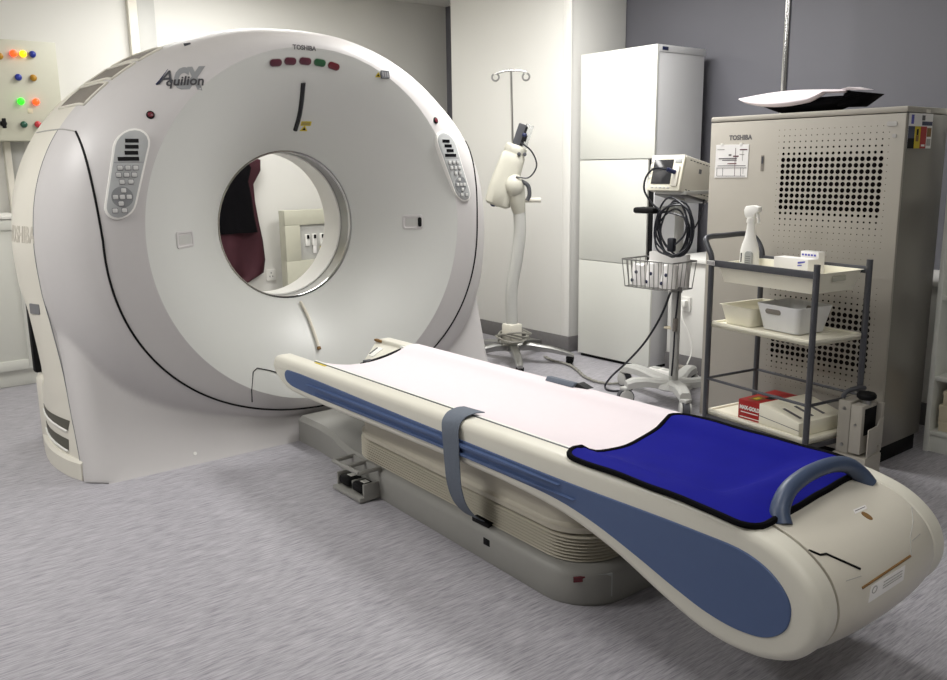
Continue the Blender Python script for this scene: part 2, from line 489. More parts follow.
def control_panel(bot, top, mid, w):
    fr = sframe(*mid); inv = fr.inverted()
    tb, bb = inv @ hit(*top)[0], inv @ hit(*bot)[0]
    lean = (tb.x-bb.x)/(tb.y-bb.y); L = tb.y-bb.y; ox = (tb.x+bb.x)/2
    def sh(pts): return [(a+lean*b+ox, b) for a, b in pts]
    o = plate(MB(), fr, sh(stadium(L+.016, w+.008, w*.86+.008)), -.03, .006, .003).build('control_panel', 'white', G)
    o['label'] = 'keypad panel in a white rim'
    plate(MB(), fr, sh(stadium(L, w, w*.86)), .0, .009, .002).build('keypad', 'keypad', o)
    def rct(cx_, cy_, ww, hh): x = cx_+lean*cy_+ox; return [(x-ww/2, cy_-hh/2), (x+ww/2, cy_-hh/2), (x+ww/2, cy_+hh/2), (x-ww/2, cy_+hh/2)]
    t = L/2
    for (cx_, cy_, ww) in ((-.004, t-.042, .052), (0, t-.066, .052), (.003, t-.090, .052), (-.004, t-.114, .082)):
        plate(MB(), fr, rct(cx_, cy_, ww, .0155), .008, .0105).build('display', 'blackgloss', o)
    plate(MB(), fr, rct(0, t-.128, 2*w-.01, .0015), .008, .0098).build('dividing_line', 'grey', o)
    pos = []
    for yy, xs in ((t-.150, (-.030, 0, .030)), (t-.178, (-.030, 0, .030)), (t-.206, (-.012, .022)), (-t+.028, (-.018, .018))): pos += [(a, yy) for a in xs]
    cy_ = -t+.082
    plate(MB(), fr, [(a+lean*cy_+ox, b) for a, b in [(.042*math.cos(2*PI*k/28), cy_+.042*math.sin(2*PI*k/28)) for k in range(28)]], .008, .0108).build('arrow_pad', 'pad2', o)
    pos += [(-.026, cy_), (.026, cy_), (0, cy_), (0, cy_+.026), (0, cy_-.026)]
    for a, b in pos:
        x = a+lean*b+ox
        sk = plate(MB(), fr, [(x+p, b+q) for p, q in rrect(.0115, .0105, .003, 3)], .008, .0112).build('button_surround', 'grey', o)
        plate(MB(), fr, [(x+p, b+q) for p, q in rrect(.0095, .0085, .003, 3)], .008, .0145, .001).build('button', 'button', o)
    return o
control_panel((118, 217), (134, 130), (127, 174), .062)
control_panel((464, 200), (442, 133), (453.5, 167), .062)
# indicator lamps
for (u, v, m, rot) in ((275.5, 62.5, 'plum', .12), (290, 61, 'plum', .04), (305, 61, 'plum', -.03), (319.5, 62.5, 'green', -.1), (333.5, 66, 'red', -.25)):
    fr = sframe(u, v) @ Matrix.Rotation(rot, 4, 'Z')
    o = plate(MB(), fr, rrect(.030, .0165, .0155), -.004, .007, .003).build('indicator_lamp', m, G)
    plate(MB(), fr, rrect(.033, .0195, .0185), -.004, .002).build('lamp_bezel', 'lgrey', o)
for (u, v) in ((150.5, 115), (435.5, 120.5)):
    fr = sframe(u, v)
    o = plate(MB(), fr, [(.017*math.cos(2*PI*k/20), .017*math.sin(2*PI*k/20)) for k in range(20)], -.004, .004, .001).build('stop_button', 'black', G)
    plate(MB(), fr, [(.012*math.cos(2*PI*k/20), .012*math.sin(2*PI*k/20)) for k in range(20)], .003, .008, .003).build('button_cap', 'red', o)
# positioning laser slit
sl = catmull([hit(303, 83)[0], hit(301.5, 100)[0], hit(299, 116)[0], hit(295, 130)[0]], 6)
MB().tube([p+Vector((.002, 0, 0)) for p in sl], .0115, 10).build('laser_slit', 'blackgloss', G)
o = plate(MB(), sframe(306, 123.5), rrect(.026, .013, .002, 2), -.003, .002).build('warning_label', 'yellow', G)
for dy in (-.006, 0, .006): plate(MB(), sframe(306, 123.5), [(-.022, dy-.0012), (.02, dy-.0012), (.02, dy+.0012), (-.022, dy+.0012)], .001, .0026).build('print_line', 'ink', o)
def warn_tri(u, v, s):
    fr = sframe(u, v)
    o = plate(MB(), fr, [(-s, -s*.75), (s, -s*.75), (0, s)], -.003, .002).build('warning_triangle', 'yellow', G)
    plate(MB(), fr, [(-s*.5, -s*.45), (s*.5, -s*.45), (0, s*.5)], .001, .0026).build('print_mark', 'black', o)
warn_tri(304, 128.5, .020)
warn_tri(378, 75, .014)
o = plate(MB(), sframe(385, 74.5), rrect(.025, .018, .003, 2), -.004, .003).build('key_switch_plate', 'dgrey', G)
for a in (-.014, 0, .014): plate(MB(), sframe(385, 74.5), [(a-.005, -.012), (a+.004, -.012), (a+.004, .012), (a-.005, .012)], .002, .0045).build('print_mark', 'grey', o)
# grips beside the bore: raised frames, grey floor painted for the recess shade
for (u, v, w, sgn) in ((185, 239.5, .060, 1), (412.5, 222, .052, -1)):
    fr = sframe(u, v)
    mb = MB(); oi = rrect(w, .036, .012); ii = rrect(w-.007, .029, .009)
    mb.loft([[fr @ Vector((a_, b_, -.006)) for a_, b_ in rrect(w+.004, .040, .014)], [fr @ Vector((a_, b_, .003)) for a_, b_ in oi], [fr @ Vector((a_, b_, .004)) for a_, b_ in ii], [fr @ Vector((a_*.93, b_*.88, .0008)) for a_, b_ in ii]])
    o = mb.build('grip_recess', 'gantry', G)
    plate(MB(), fr, rrect(w-.016, .020, .006), -.004, .0014).build('recess_shade', 'lgrey', o)
    if sgn < 0: plate(MB(), fr, [(a+.038, b) for a, b in rrect(.010, .024, .008)], -.01, .006, .002).build('microphone_window', 'black', o)
# small hook near the top
MB().tube([hit(184, 45.5)[0]+Vector((.002, 0, 0)), hit(190, 43.5)[0]+Vector((.006, 0, 0))], [.009, .004], 8).build('small_hook', 'dgrey', G)
# logo
fr = sframe(180, 80, up=((178, 92), (181, 66)))
upv = fr.to_3x3() @ Vector((0, 1, 0))
p0, p1 = hit(165, 86)[0], hit(200, 85)[0]
def lfr(u, v, lift):
    p, n = hit(u, v); e1 = (p1-p0).normalized(); e1 = (e1-n*e1.dot(n)).normalized(); e2 = n.cross(e1); return frame(p+n*lift, e1, e2, n)
stext('logo_letters', 'CX', .122, 'logogrey', lfr(185.5, 78.8, .0), .40, .009, .0005, .62)
stext('logo_word', 'quilion', .056, 'inkdark', lfr(184.2, 81.3, .0), .28, .0012, .0022, 1.02)
stext('logo_word', 'A', .090, 'dgrey', lfr(164, 78.5, .0), .45, .0005, .0022)
MB().tube([lfr(156.5, 85, .004).translation, lfr(160, 81, .004).translation, lfr(168, 70, .004).translation], [.004, .003, .001], 6).build('logo_swash', 'navy', G)
stext('maker_name', 'TOSHIBA', .027, 'ink', sframe(304.5, 48), 0, .0008, .0006, 1.05)
# side wall lettering
pA = on(22.5, 233, 1, .835)
stext('maker_name', 'TOSHIBA', .098, 'inkfaint', frame((-4.095, .83, pA.z), (1, 0, 0), (0, 0, 1), (0, -1, 0)), 0, .0015, .0006, .60)
p, n = hit(35, 309)
e1 = (Vector((1, 0, 0))-n*n.x).normalized()
plate(MB(), frame(p, e1, n.cross(e1), n), rrect(.035, .022, .004, 2), -.004, .003).build('type_plate', 'grey', G)
# vents on the upper left shoulder and on the side panel
def cast_radial(th, x):
    c = Vector((0, math.cos(th), math.sin(th)))
    p, n, i, d = BV.ray_cast(Vector((x, GY, GZ))+c*2.5, -c)
    if n.dot(c) < 0: n = -n
    return p, n
def cast_side(x, z):
    p, n, i, d = BV.ray_cast(Vector((x, -1, z)), Vector((0, 1, 0)))
    if p is None: p, n = Vector((x, .86, z)), Vector((0, -1, 0))
    if n.y > 0: n = -n
    return p, n
def patch(fn, n, m_, lift, name, m, parent=G, th=.004):
    """fn(s,t) -> point, normal on the shell, s and t in 0..1"""
    mb = MB(); T = [[fn(i/n, j/m_) for j in range(m_+1)] for i in range(n+1)]
    V = [[mb.bm.verts.new(q[0]+q[1]*lift) for q in r_] for r_ in T]
    for i in range(n):
        for j in range(m_): mb.bm.faces.new([V[i][j], V[i+1][j], V[i+1][j+1], V[i][j+1]])
    idx = [(i, 0) for i in range(n)]+[(n, j) for j in range(m_)]+[(i, m_) for i in range(n, 0, -1)]+[(0, j) for j in range(m_, 0, -1)]
    lv = [mb.bm.verts.new(T[i][j][0]-T[i][j][1]*th) for i, j in idx]
    for k in range(len(idx)):
        a, b = idx[k], idx[(k+1) % len(idx)]
        mb.bm.faces.new([V[a[0]][a[1]], V[b[0]][b[1]], lv[(k+1) % len(idx)], lv[k]])
    return mb.build(name, m, parent)
def D(a): return math.radians(a)
for t0, t1 in ((142.6, 149.6), (134.6, 141.2), (126.8, 133.2)):
    fn = lambda s, t, t0=t0, t1=t1: cast_radial(D(t0+(t1-t0)*t), -3.90-.37*s)
    o = patch(fn, 8, 8, .002, 'top_vent', 'vent')
    edge = [fn(s, 1) for s in [i/8 for i in range(9)]]+[fn(1, 1-j/8) for j in range(1, 9)]+[fn(1-i/8, 0) for i in range(1, 9)]+[fn(0, j/8) for j in range(1, 8)]
    MB().tube([p+n*.003 for p, n in edge], .006, 6, closed=True).build('vent_rim', 'cream', o)
for cs in (((41, 404), (65, 424), (65, 434), (43, 411)), ((43, 421), (66, 442.5), (67, 454), (45, 430))):
    q = [on(u, v, 1, .835)+Vector((-.035, 0, 0)) for u, v in cs]
    def fn(s, t, q=q):
        a = q[0].lerp(q[1], s); b = q[3].lerp(q[2], s); c = a.lerp(b, t); return cast_side(c.x, c.z-.0*s)
    o = patch(fn, 10, 3, .002, 'side_vent', 'ventdark')
    MB().tube([fn(i/10, 1)[0]+fn(i/10, 1)[1]*.004 for i in range(11)], .005, 6).build('vent_rim', 'white', o)
xs = [-3.766-.575*i/12 for i in range(13)]
inn = [cast_side(x, .05) for x in xs]
mb = MB()
rings = []
for p, n in inn:
    o_ = p+Vector((0, -.020*min(1, .3+rings.__len__()/3), 0)); rings.append([Vector((p.x, p.y+.01, .001)), Vector((o_.x, o_.y, .001)), Vector((o_.x, o_.y, .075)), Vector((o_.x, o_.y+.012, .088)), Vector((p.x, p.y+.01, .09))])
mb.loft(rings).build('side_step', 'cream', G)
bx('rear_foot', 'cream', G, -4.375, -4.25, .845, .95, 0, .365, .02)
bx('rear_gap_shade', 'black', G, -4.40, -4.35, .845, .90, .37, .86, .01)  # black block standing in for the shade in the gap behind the cover
for u, v in ((195, 453.5),):
    fr = sframe(u, v); plate(MB(), fr, [(.008*math.cos(2*PI*k/12), .008*math.sin(2*PI*k/12)) for k in range(12)], -.002, .003).build('screw_cap', 'white', G)
# hatch seam under the bore, left of the couch head
MB().tube([p+Vector((.002, 0, 0)) for p in [hit(*q)[0] for q in ((252, 402), (251.5, 390), (253, 372), (257, 368), (268, 370), (283, 374))]], .0025, 6).build('hatch_seam', 'black', G)

# clear tube lying in the funnel below the bore
pts = catmull([hit(*q)[0]+hit(*q)[1]*.011 for q in ((300, 303), (306, 314), (312, 329), (316, 341), (318, 348))], 6)
t = thing('suction_tube', pts[0], 'short milky plastic tube drooping down the funnel below the bore', 'tube')
MB().tube(pts, .0075, 10).build('hose', 'tube', t)
MB().tube([pts[-1], pts[-1]+(pts[-1]-pts[-3]).normalized()*.012], .0098, 10).build('tube_end', 'brown', t)

# ------------------------------------------------------------------ patient couch
GY = 1.95
CH = thing('patient_couch', (-2.3, GY, 0), 'long cream patient couch with slate blue side panels in front of the scanner bore', 'couch')
prof = [(-3.502, .425), (-3.500, .452), (-3.488, .474), (-3.462, .485), (-3.42, .486), (-3.0, .486), (-2.2, .486), (-1.5, .486), (-1.2, .484), (-1.05, .472), (-.95, .44), (-.885, .385), (-.862, .32), (-.875, .255), (-.92, .20), (-.99, .168), (-1.075, .157), (-1.17, .165), (-1.30, .205), (-1.47, .268), (-1.66, .312), (-1.93, .334), (-2.5, .338), (-3.25, .338), (-3.38, .348), (-3.46, .385)]
pc = [(p.x, p.y) for p in catmull([(a, b, 0) for a, b in prof], 6, True)]
def inset(poly, d):
    n = len(poly); out = []
    for i in range(n):
        a, b = poly[i-1], poly[(i+1) % n]; t = Vector((b[0]-a[0], b[1]-a[1])); t.normalize()
        out.append((poly[i][0]+t.y*d, poly[i][1]-t.x*d))
    return out
# polygon runs clockwise seen from -Y (x right, z up): inward is to the right of travel
def shell(mb, y0, y1, f0, f1, poly):
    n = 6; A = [PI/2*k/n for k in range(n+1)]
    st = [(y0+f0*(1-math.cos(a)), f0*(1-math.sin(a))) for a in A]
    st += [(y1-f1*(1-math.cos(a)), f1*(1-math.sin(a))) for a in A[::-1]]
    return mb.loft([[Vector((a, y, b)) for a, b in inset(poly, d)] for y, d in st])
HW, AW = .31, .235
mb = MB(); shell(mb, GY-HW, GY-AW, .026, .008, pc); mb.build('side_shell', 'couch', CH, ang=60)
mb = MB(); shell(mb, GY+AW, GY+HW, .008, .026, pc); mb.build('side_shell', 'couch', CH, ang=60)
mid = []
for a, b in pc:
    if b > .395 and a < -1.14: b = .395
    if a < -3.42: a = -3.42
    mid.append((a, b))
mi = []
for q in mid:
    if not mi or (abs(q[0]-mi[-1][0])+abs(q[1]-mi[-1][1])) > 1e-4: mi.append(q)
deck = [q for q in mi if q[0] <= -1.10]; 
tailp = [q for q in pc if q[0] >= -1.14]
MB().prism([Vector((a, GY-AW+.004, b)) for a, b in deck], (0, 2*AW-.008, 0)).build('deck', 'lgrey', CH)
st = []
for k in range(25):
    w = -1+2*k/24; bul = .022*(1-w*w)**.7 if abs(w) < 1 else 0
    st.append([Vector((a+(bul if a > -1.0 else 0)*max(0, min(1, (a+1.05)/.1)), GY+w*(AW-.004), b)) for a, b in tailp])
TC = MB().loft(st).build('tail_cover', 'tail', CH, ang=50)
tv = [tuple(v) for r_ in st for v in r_]; n_ = len(tailp)
tf = [(k*n_+i, (k+1)*n_+i, (k+1)*n_+(i+1) % n_, k*n_+(i+1) % n_) for k in range(24) for i in range(n_)]
TB = BVHTree.FromPolygons(tv, tf)
def thit(u, v):
    p, n, i, d = TB.ray_cast(CAM, ray(u, v))
    if p is None: return None, None
    if n.dot(ray(u, v)) > 0: n = -n
    return p, n
def tline(pix, r, name, m='black'):
    q = [thit(*a) for a in pix]; q = [p+n*.0005 for p, n in q if p is not None]
    if len(q) > 1: MB().tube(q, r, 6).build(name, m, TC)
def seg(a, b, n=8): return [(a[0]+(b[0]-a[0])*i/n, a[1]+(b[1]-a[1])*i/n) for i in range(n+1)]
tline(seg((803, 548), (820, 555))+seg((820, 555), (826, 554), 3)+seg((826, 554), (860, 569)), .003, 'cover_gap')
tline(seg((862, 588), (910, 556)), .003, 'cover_gap', 'brown')
tline(seg((911, 556), (910, 538), 4)+seg((910, 538), (913, 522), 4)+seg((913, 522), (911, 503), 4), .0011, 'cover_gap', 'inklight')
tline(seg((846, 581), (861, 576), 4), .0009, 'moulded_mark', 'inklight')
tline(seg((912, 541), (920, 534), 4), .0009, 'moulded_mark', 'inklight')
def tpatch(c, name, m, lift=.001):
    def fn(s, t):
        u = (c[0][0]*(1-s)+c[1][0]*s)*(1-t)+(c[3][0]*(1-s)+c[2][0]*s)*t
        v = (c[0][1]*(1-s)+c[1][1]*s)*(1-t)+(c[3][1]*(1-s)+c[2][1]*s)*t
        p, n = thit(u, v)
        return (p, n) if p is not None else (on(u, v, 0, -.87), Vector((1, 0, 0)))
    return patch(fn, 6, 4, lift, name, m, TC, .002), fn
o, fn = tpatch(((871, 586), (905, 565), (903, 580), (868, 603)), 'rating_label', 'paper')
for t in (.25, .45, .62): MB().tube([fn(s, t)[0]+fn(s, t)[1]*.0016 for s in (.38, .5, .6, .7, .8, .92)], .0011, 4).build('print_line', 'inklight', o)
MB().tube([fn(.12+.07*math.cos(a), .35+.2*math.sin(a))[0]+fn(.15, .35)[1]*.0016 for a in [2*PI*i/10 for i in range(10)]], .0012, 4, closed=True).build('print_mark', 'inklight', o)
o, fn = tpatch(((853, 510), (865, 505), (867, 508.5), (855, 514)), 'small_label', 'paper')
MB().tube([fn(s, .5)[0]+fn(s, .5)[1]*.0016 for s in (.1, .3, .5, .7, .9)], .001, 4).build('print_line', 'ink', o)
p, n = thit(867, 516)
e1 = Vector((0, 1, 0)); e1 = (e1-n*e1.dot(n)).normalized()
plate(MB(), frame(p, e1, n.cross(e1), n), [(.010*math.cos(2*PI*k/16), .015*math.sin(2*PI*k/16)) for k in range(16)], -.003, .0012).build('key_hole', 'brown', TC)
# push handle
hp_ = catmull([(-1.035, 1.752, .458), (-1.05, 1.765, .485), (-1.062, 1.81, .518), (-1.066, 1.88, .536), (-1.066, 1.955, .541), (-1.066, 2.03, .536), (-1.062, 2.10, .518), (-1.05, 2.145, .485), (-1.035, 2.158, .458)], 5)
MB().tube(hp_, [.026-.006*math.sin(PI*i/(len(hp_)-1)) for i in range(len(hp_))], 14).build('push_handle', 'handle', CH)['label'] = 'slate blue arched push handle'
# blue side panels
bl = [(-3.375, .415), (-3.36, .436), (-3.33, .441), (-2.5, .431), (-1.665, .421), (-1.2, .424), (-1.05, .417), (-.975, .385), (-.935, .335), (-.94, .275), (-.985, .232), (-1.06, .217), (-1.15, .224), (-1.25, .25), (-1.37, .288), (-1.52, .330), (-1.67, .356), (-1.93, .366), (-2.5, .370), (-3.25, .371), (-3.33, .378), (-3.365, .393)]
blc = [(p.x, p.y) for p in catmull([(a, b, 0) for a, b in bl], 5, True)]
for sy in (-1, 1):
    y = GY+sy*(HW+.004); y2 = GY+sy*(HW-.03)
    t = MB().loft([[Vector((a, y2, b)) for a, b in blc], [Vector((a, y-sy*.004, b)) for a, b in blc], [Vector((a, y, b)) for a, b in inset(blc, .002)]])
    o = t.build('blue_side_panel', 'blue', CH, ang=30); o['label'] = 'slate blue side panel'
    for z0, z1, xa, xb in ((.4075, .4155, -3.16, -1.66), (.380, .388, -3.10, -1.60)):
        mb = MB(); R = []
        for i in range(31):
            f = i/30; x = xa+(xb-xa)*f; h = .5*(z1-z0)*min(1, 6*f, 6*(1-f))+.0003; zc = (z0+z1)/2-.004*f
            R.append([Vector((x, y-sy*.006, zc-h*1.6)), Vector((x, y-sy*.006, zc+h*1.6)), Vector((x, y+sy*.011, zc+h)), Vector((x, y+sy*.011, zc-h))])
        mb.loft(R).build('accessory_rail', 'blue', o)
# cradle, its edge strips and head end
def zc_(dy): return .470-.040*max(0, 1-(dy/.22)**2)
def sheet(name, m, parent, outline, zf, th, rings=14, ang=50, loc=None):
    n = len(outline); c = Vector((sum(p[0] for p in outline)/n, sum(p[1] for p in outline)/n))
    mb = MB(); top = []; 
    def ringv(f, dz):
        return [mb.bm.verts.new((c.x+(p[0]-c.x)*f, c.y+(p[1]-c.y)*f, zf(c.x+(p[0]-c.x)*f, c.y+(p[1]-c.y)*f)+dz)) for p in outline]
    fs = [i/rings for i in range(1, rings+1)]
    def cap(dz, flip):
        R = [ringv(f, dz) for f in fs]; ce = mb.bm.verts.new((c.x, c.y, zf(c.x, c.y)+dz))
        for k in range(n): mb.bm.faces.new([ce, R[0][k], R[0][(k+1) % n]])
        for A, B in zip(R[:-1], R[1:]):
            for k in range(n): mb.bm.faces.new([A[k], B[k], B[(k+1) % n], A[(k+1) % n]])
        return R[-1]
    a = cap(0, 0); b = cap(-th, 1)
    for k in range(n): mb.bm.faces.new([a[k], a[(k+1) % n], b[(k+1) % n], b[k]])
    return mb.build(name, m, parent, loc, ang=ang)
def rect_pts(x0, x1, y0, y1, r, n=40, k=5):
    o = []
    for (cx_, cy_, a0) in ((x1-r, y1-r, 0), (x0+r, y1-r, 90), (x0+r, y0+r, 180), (x1-r, y0+r, 270)):
        for i in range(k+1):
            a = math.radians(a0+90*i/k); o.append((cx_+r*math.cos(a), cy_+r*math.sin(a)))
    d = []
    for i in range(len(o)):
        a, b = o[i], o[(i+1) % len(o)]; L = math.hypot(b[0]-a[0], b[1]-a[1]); m = max(1, int(L/.03))
        for j in range(m): d.append((a[0]+(b[0]-a[0])*j/m, a[1]+(b[1]-a[1])*j/m))
    return d
sheet('cradle', 'white', CH, rect_pts(-3.23, -1.10, GY-.226, GY+.226, .01), lambda x, y: zc_(y-GY)+.004, .018)
for sy in (-1, 1):
    bx('edge_strip', 'white', CH, -3.26, -1.10, GY+sy*.224-.008, GY+sy*.224+.008, .472, .485, .002)
    if sy < 0: bx('edge_shade_line', 'dgrey', CH, -3.24, -1.12, GY-.239, GY-.233, .476, .4875, .0005)  # dark strip painted for the shadow line along the pad edge
bx('centimetre_scale', 'yellow', CH, -3.21, -3.12, GY-.254, GY-.244, .4855, .488, .0005)
# far arm fittings at the head end
sl_ = [Vector((-3.495, GY+.238, .470)), Vector((-3.12, GY+.238, .470)), Vector((-3.12, GY+.10, .400)), Vector((-3.40, GY+.10, .400))]
MB().prism(sl_, (0, .008, -.016), .003).build('arm_lining', 'couch', CH)
MB().prism([sl_[3], sl_[2], Vector((-3.12, GY+.03, .385)), Vector((-3.42, GY+.03, .385))], (0, .004, -.010), .002).build('deck_lining', 'grey', CH)
sn = (sl_[3]-sl_[0]).cross(sl_[1]-sl_[0]).normalized(); sn = sn if sn.z > 0 else -sn
sa = Vector((1, 0, 0)); sb = sn.cross(sa)
so = Vector((-3.40, GY+.175, .438))
o = plate(MB(), frame(so, sa, sb, sn), rrect(.020, .034, .004, 2), -.004, .005, .001).build('arm_switch_plate', 'white', CH)
plate(MB(), frame(so-sa*.018, sa, sb, sn), rrect(.004, .026, .002, 2), 0, .007).build('arm_switch', 'dgrey', o)
bx('end_stop', 'brown', CH, -3.498, -3.44, GY+.228, GY+.243, .470, .482, .002)
MB().tube([(-3.25, GY-.0, .432), (-3.245, GY+.06, .440), (-3.235, GY+.12, .452), (-3.225, GY+.20, .474)], .009, 8).build('cradle_hook', 'black', CH)
bx('latch_block', 'dgrey', CH, -3.27, -3.24, GY+.02, GY+.06, .425, .447, .004)
# lift column cover, bellows and base
def rr3(x0, x1, hw, r, z, n=8):
    o = []
    for (cx_, cy_, a0) in ((x1-r, GY+hw-r, 0), (x0+r, GY+hw-r, 90), (x0+r, GY-hw+r, 180), (x1-r, GY-hw+r, 270)):
        for i in range(n+1):
            a = math.radians(a0+90*i/n); o.append(Vector((cx_+r*math.cos(a), cy_+r*math.sin(a), z)))
    return o
def taper(r_): return [Vector((p.x, GY+(p.y-GY)*(1.05+.17*(p.x+1.65)), p.z)) for p in r_]
R = []
for z, d in ((0, .004), (.012, 0), (.09, 0), (.108, .008), (.118, .024), (.122, .05)): R.append(taper(rr3(-3.02+d, -1.60-d, .262-d, .17, z)))
BS = MB().loft(R).build('base', 'base', CH, ang=40)
mb = MB(); R = []
for (x0, x1, hw, z0, z1) in ((-3.66, -3.24, .15, 0, .115), ):
    pass
rings = []
for x, hw, h in ((-3.652, .12, .125), (-3.45, .12, .125), (-3.30, .135, .122), (-3.20, .16, .118), (-3.08, .18, .112), (-2.90, .19, .108)):
    rings.append([Vector((x, GY-hw, 0)), Vector((x, GY-hw, h-.02)), Vector((x, GY-hw+.02, h)), Vector((x, GY+hw-.02, h)), Vector((x, GY+hw, h-.02)), Vector((x, GY+hw, 0))])
MB().loft(rings).build('floor_duct', 'base', CH, ang=30)
R = []
nb = 8
for i in range(nb):
    z = .121+i*.0104
    for d, h in ((.022, 0), (.002, .0006), (0, .0025), (.002, .0050), (.022, .0056)): R.append(taper(rr3(-3.055+d, -1.640-d, .232-d, .15, z+h)))
MB().loft(R).build('bellows', 'bellow', CH, ang=50)
R = []
for z, d in ((.204, .016), (.208, .003), (.226, .002), (.231, .010), (.236, .013), (.29, .010), (.337, .002)): R.append(taper(rr3(-3.05+d, -1.65-d, .232-d, .15, z)))
MB().loft(R).build('lift_cover', 'bellow', CH, ang=30)
# base details
bx('base_socket', 'black', BS, -2.08, -2.045, GY-.258, GY-.250, .060, .085, .002)
bx('strap_anchor', 'black', BS, -2.16, -2.07, GY-.242, GY-.212, .112, .130, .004)
LB = math.radians(-30)
for k, (dx, w, h, m, zz) in enumerate(((.0, .055, .075, 'keypad', .062), (-.075, .035, .016, 'red', .088))):
    nrm = Vector((math.cos(LB), math.sin(LB), 0)); tt = Vector((-nrm.y, nrm.x, 0))
    cc = Vector((-1.77+.17*math.cos(LB), GY-.252+.17+.17*math.sin(LB), zz))+tt*dx
    o = plate(MB(), frame(cc, tt, Vector((0, 0, 1)), nrm), [(-w/2, -h/2), (w/2, -h/2), (w/2, h/2), (-w/2, h/2)], -.003, .0035).build('rating_label', m, BS)
    if k == 0:
        for q in (-.02, -.005, .012, .025): plate(MB(), frame(cc, tt, Vector((0, 0, 1)), nrm), [(-w*.4, q-.002), (w*.3, q-.002), (w*.3, q+.002), (-w*.4, q+.002)], .003, .0042).build('print_line', 'ink', o)
# foot pedals
PX, PY = -2.985, GY-.212
PD = bx('pedal_bracket', 'base', CH, PX, PX+.215, PY-.105, PY+.002, .004, .022, .004)
for x0 in (PX+.002, PX+.201): bx('bracket_cheek', 'base', PD, x0, x0+.012, PY-.085, PY, .02, .075, .004)
bx('bracket_cheek', 'base', PD, PX+.102, PX+.113, PY-.075, PY, .02, .062, .004)
fr_ = MB()
for a, b in (((PX+.008, PY, .125), (PX+.008, PY-.10, .125)), ((PX+.008, PY-.10, .125), (PX+.207, PY-.10, .125)), ((PX+.207, PY-.10, .125), (PX+.207, PY, .125)), ((PX+.108, PY, .125), (PX+.108, PY-.10, .125))): fr_.tube([a, b], .009, 8)
fr_.build('toe_guard', 'base', PD)
bx('bracket_back', 'base', PD, PX+.002, PX+.213, PY-.012, PY+.001, .02, .130, .003)
for x0 in (PX+.018, PX+.118):
    o = MB().box(x0, x0+.08, PY-.088, PY-.015, .028, .066, .014).build('foot_pedal', 'black', PD)
    bx('pedal_symbol', 'white', o, x0+.025, x0+.058, PY-.060, PY-.034, .0655, .0675, .0005)

# pad, mat and straps on the couch
t = thing('couch_pad', (-2.4, GY, .48), 'long pale pink white pad covering the couch top', 'pad')
def zpad(x, y):
    dy = y-GY
    return .4935 if dy > .232 else zc_(dy)+.014+(.0095*max(0, (dy-.17)/.062)**2 if dy > .17 else 0)
sheet('pad_cover', 'sheet', t, rect_pts(-3.22, -1.20, GY-.212, GY+.285, .02), zpad, .006, rings=26)
def sst(a, b, x): t = min(1, max(0, (x-a)/(b-a))); return t*t*(3-2*t)
def zmat(x, y):
    dy = abs(y-GY); w = .0012*math.sin(x*31+y*17)+.001*math.sin(x*13-y*41)
    z = zc_(dy)+.0165+.010*sst(.165, .222, dy) if dy < .222 else .4965
    top = .4945-(0 if x < -1.18 else .014*((x+1.18)/.13)**1.6)
    f = sst(-1.27, -1.16, x)
    z = z*(1-f)+top*f
    return z-.004*max(0, (dy-.27)/.05)+w
mo = rect_pts(0, .635, 0, .585, .055)
def skew(p):
    a, b = p; f = a/.635
    return (-1.672+a-.035*(b/.585), 1.652+b*.985-.012*f)
mo = [skew(p) for p in mo]
t = thing('blue_mat', (-1.4, GY, .5), 'royal blue mat with black edging on the foot end of the couch', 'mat')
sheet('mat_cloth', 'royal', t, mo, zmat, .008)
MB().tube([Vector((a, b, zmat(a, b)-.003)) for a, b in mo], .0085, 8, closed=True).build('edge_binding', 'blackcloth', t)
# strap hanging down the near side
def ribbon(name, m, parent, path, w0, th=.003, tw=None):
    path = catmull(path, 6); mb = MB(); R = []
    for i, p in enumerate(path):
        a = path[max(i-1, 0)]; b = path[min(i+1, len(path)-1)]; t_ = (b-a).normalized()
        ax = Vector((1, 0, 0)); ax = (ax-t_*ax.dot(t_)).normalized(); n_ = t_.cross(ax)
        w = w0(i/(len(path)-1)) if callable(w0) else w0
        R.append([p+ax*w/2+n_*th/2, p+ax*w/2-n_*th/2, p-ax*w/2-n_*th/2, p-ax*w/2+n_*th/2])
    return mb.loft(R).build(name, m, parent, ang=30)
t = thing('body_strap', (-2.16, GY-.36, .3), 'grey body strap hanging down the near side of the couch', 'strap')
ribbon('webbing', 'strap', t, [(-2.19, GY-.20, .492), (-2.185, GY-.24, .497), (-2.175, GY-.29, .492), (-2.165, GY-.320, .468), (-2.155, GY-.328, .40), (-2.15, GY-.328, .33), (-2.145, GY-.324, .26), (-2.135, GY-.308, .20), (-2.118, GY-.276, .155), (-2.105, GY-.246, .136)], lambda f: .098-.030*f)
t = thing('body_strap', (-2.22, GY+.31, .48), 'grey strap end lying over the far edge of the couch', 'strap')
MB().prism([Vector((-2.315, GY+.245, .4945)), Vector((-2.315, GY+.257, .510)), Vector((-2.315, GY+.280, .507)), Vector((-2.315, GY+.300, .4945))], (.145, 0, 0), .002).build('webbing', 'strap', t)
MB().prism([Vector((-2.168, GY+.255, .4945)), Vector((-2.168, GY+.27, .508)), Vector((-2.115, GY+.27, .4945))], (0, .035, 0), .001).build('strap_tip', 'black', t)

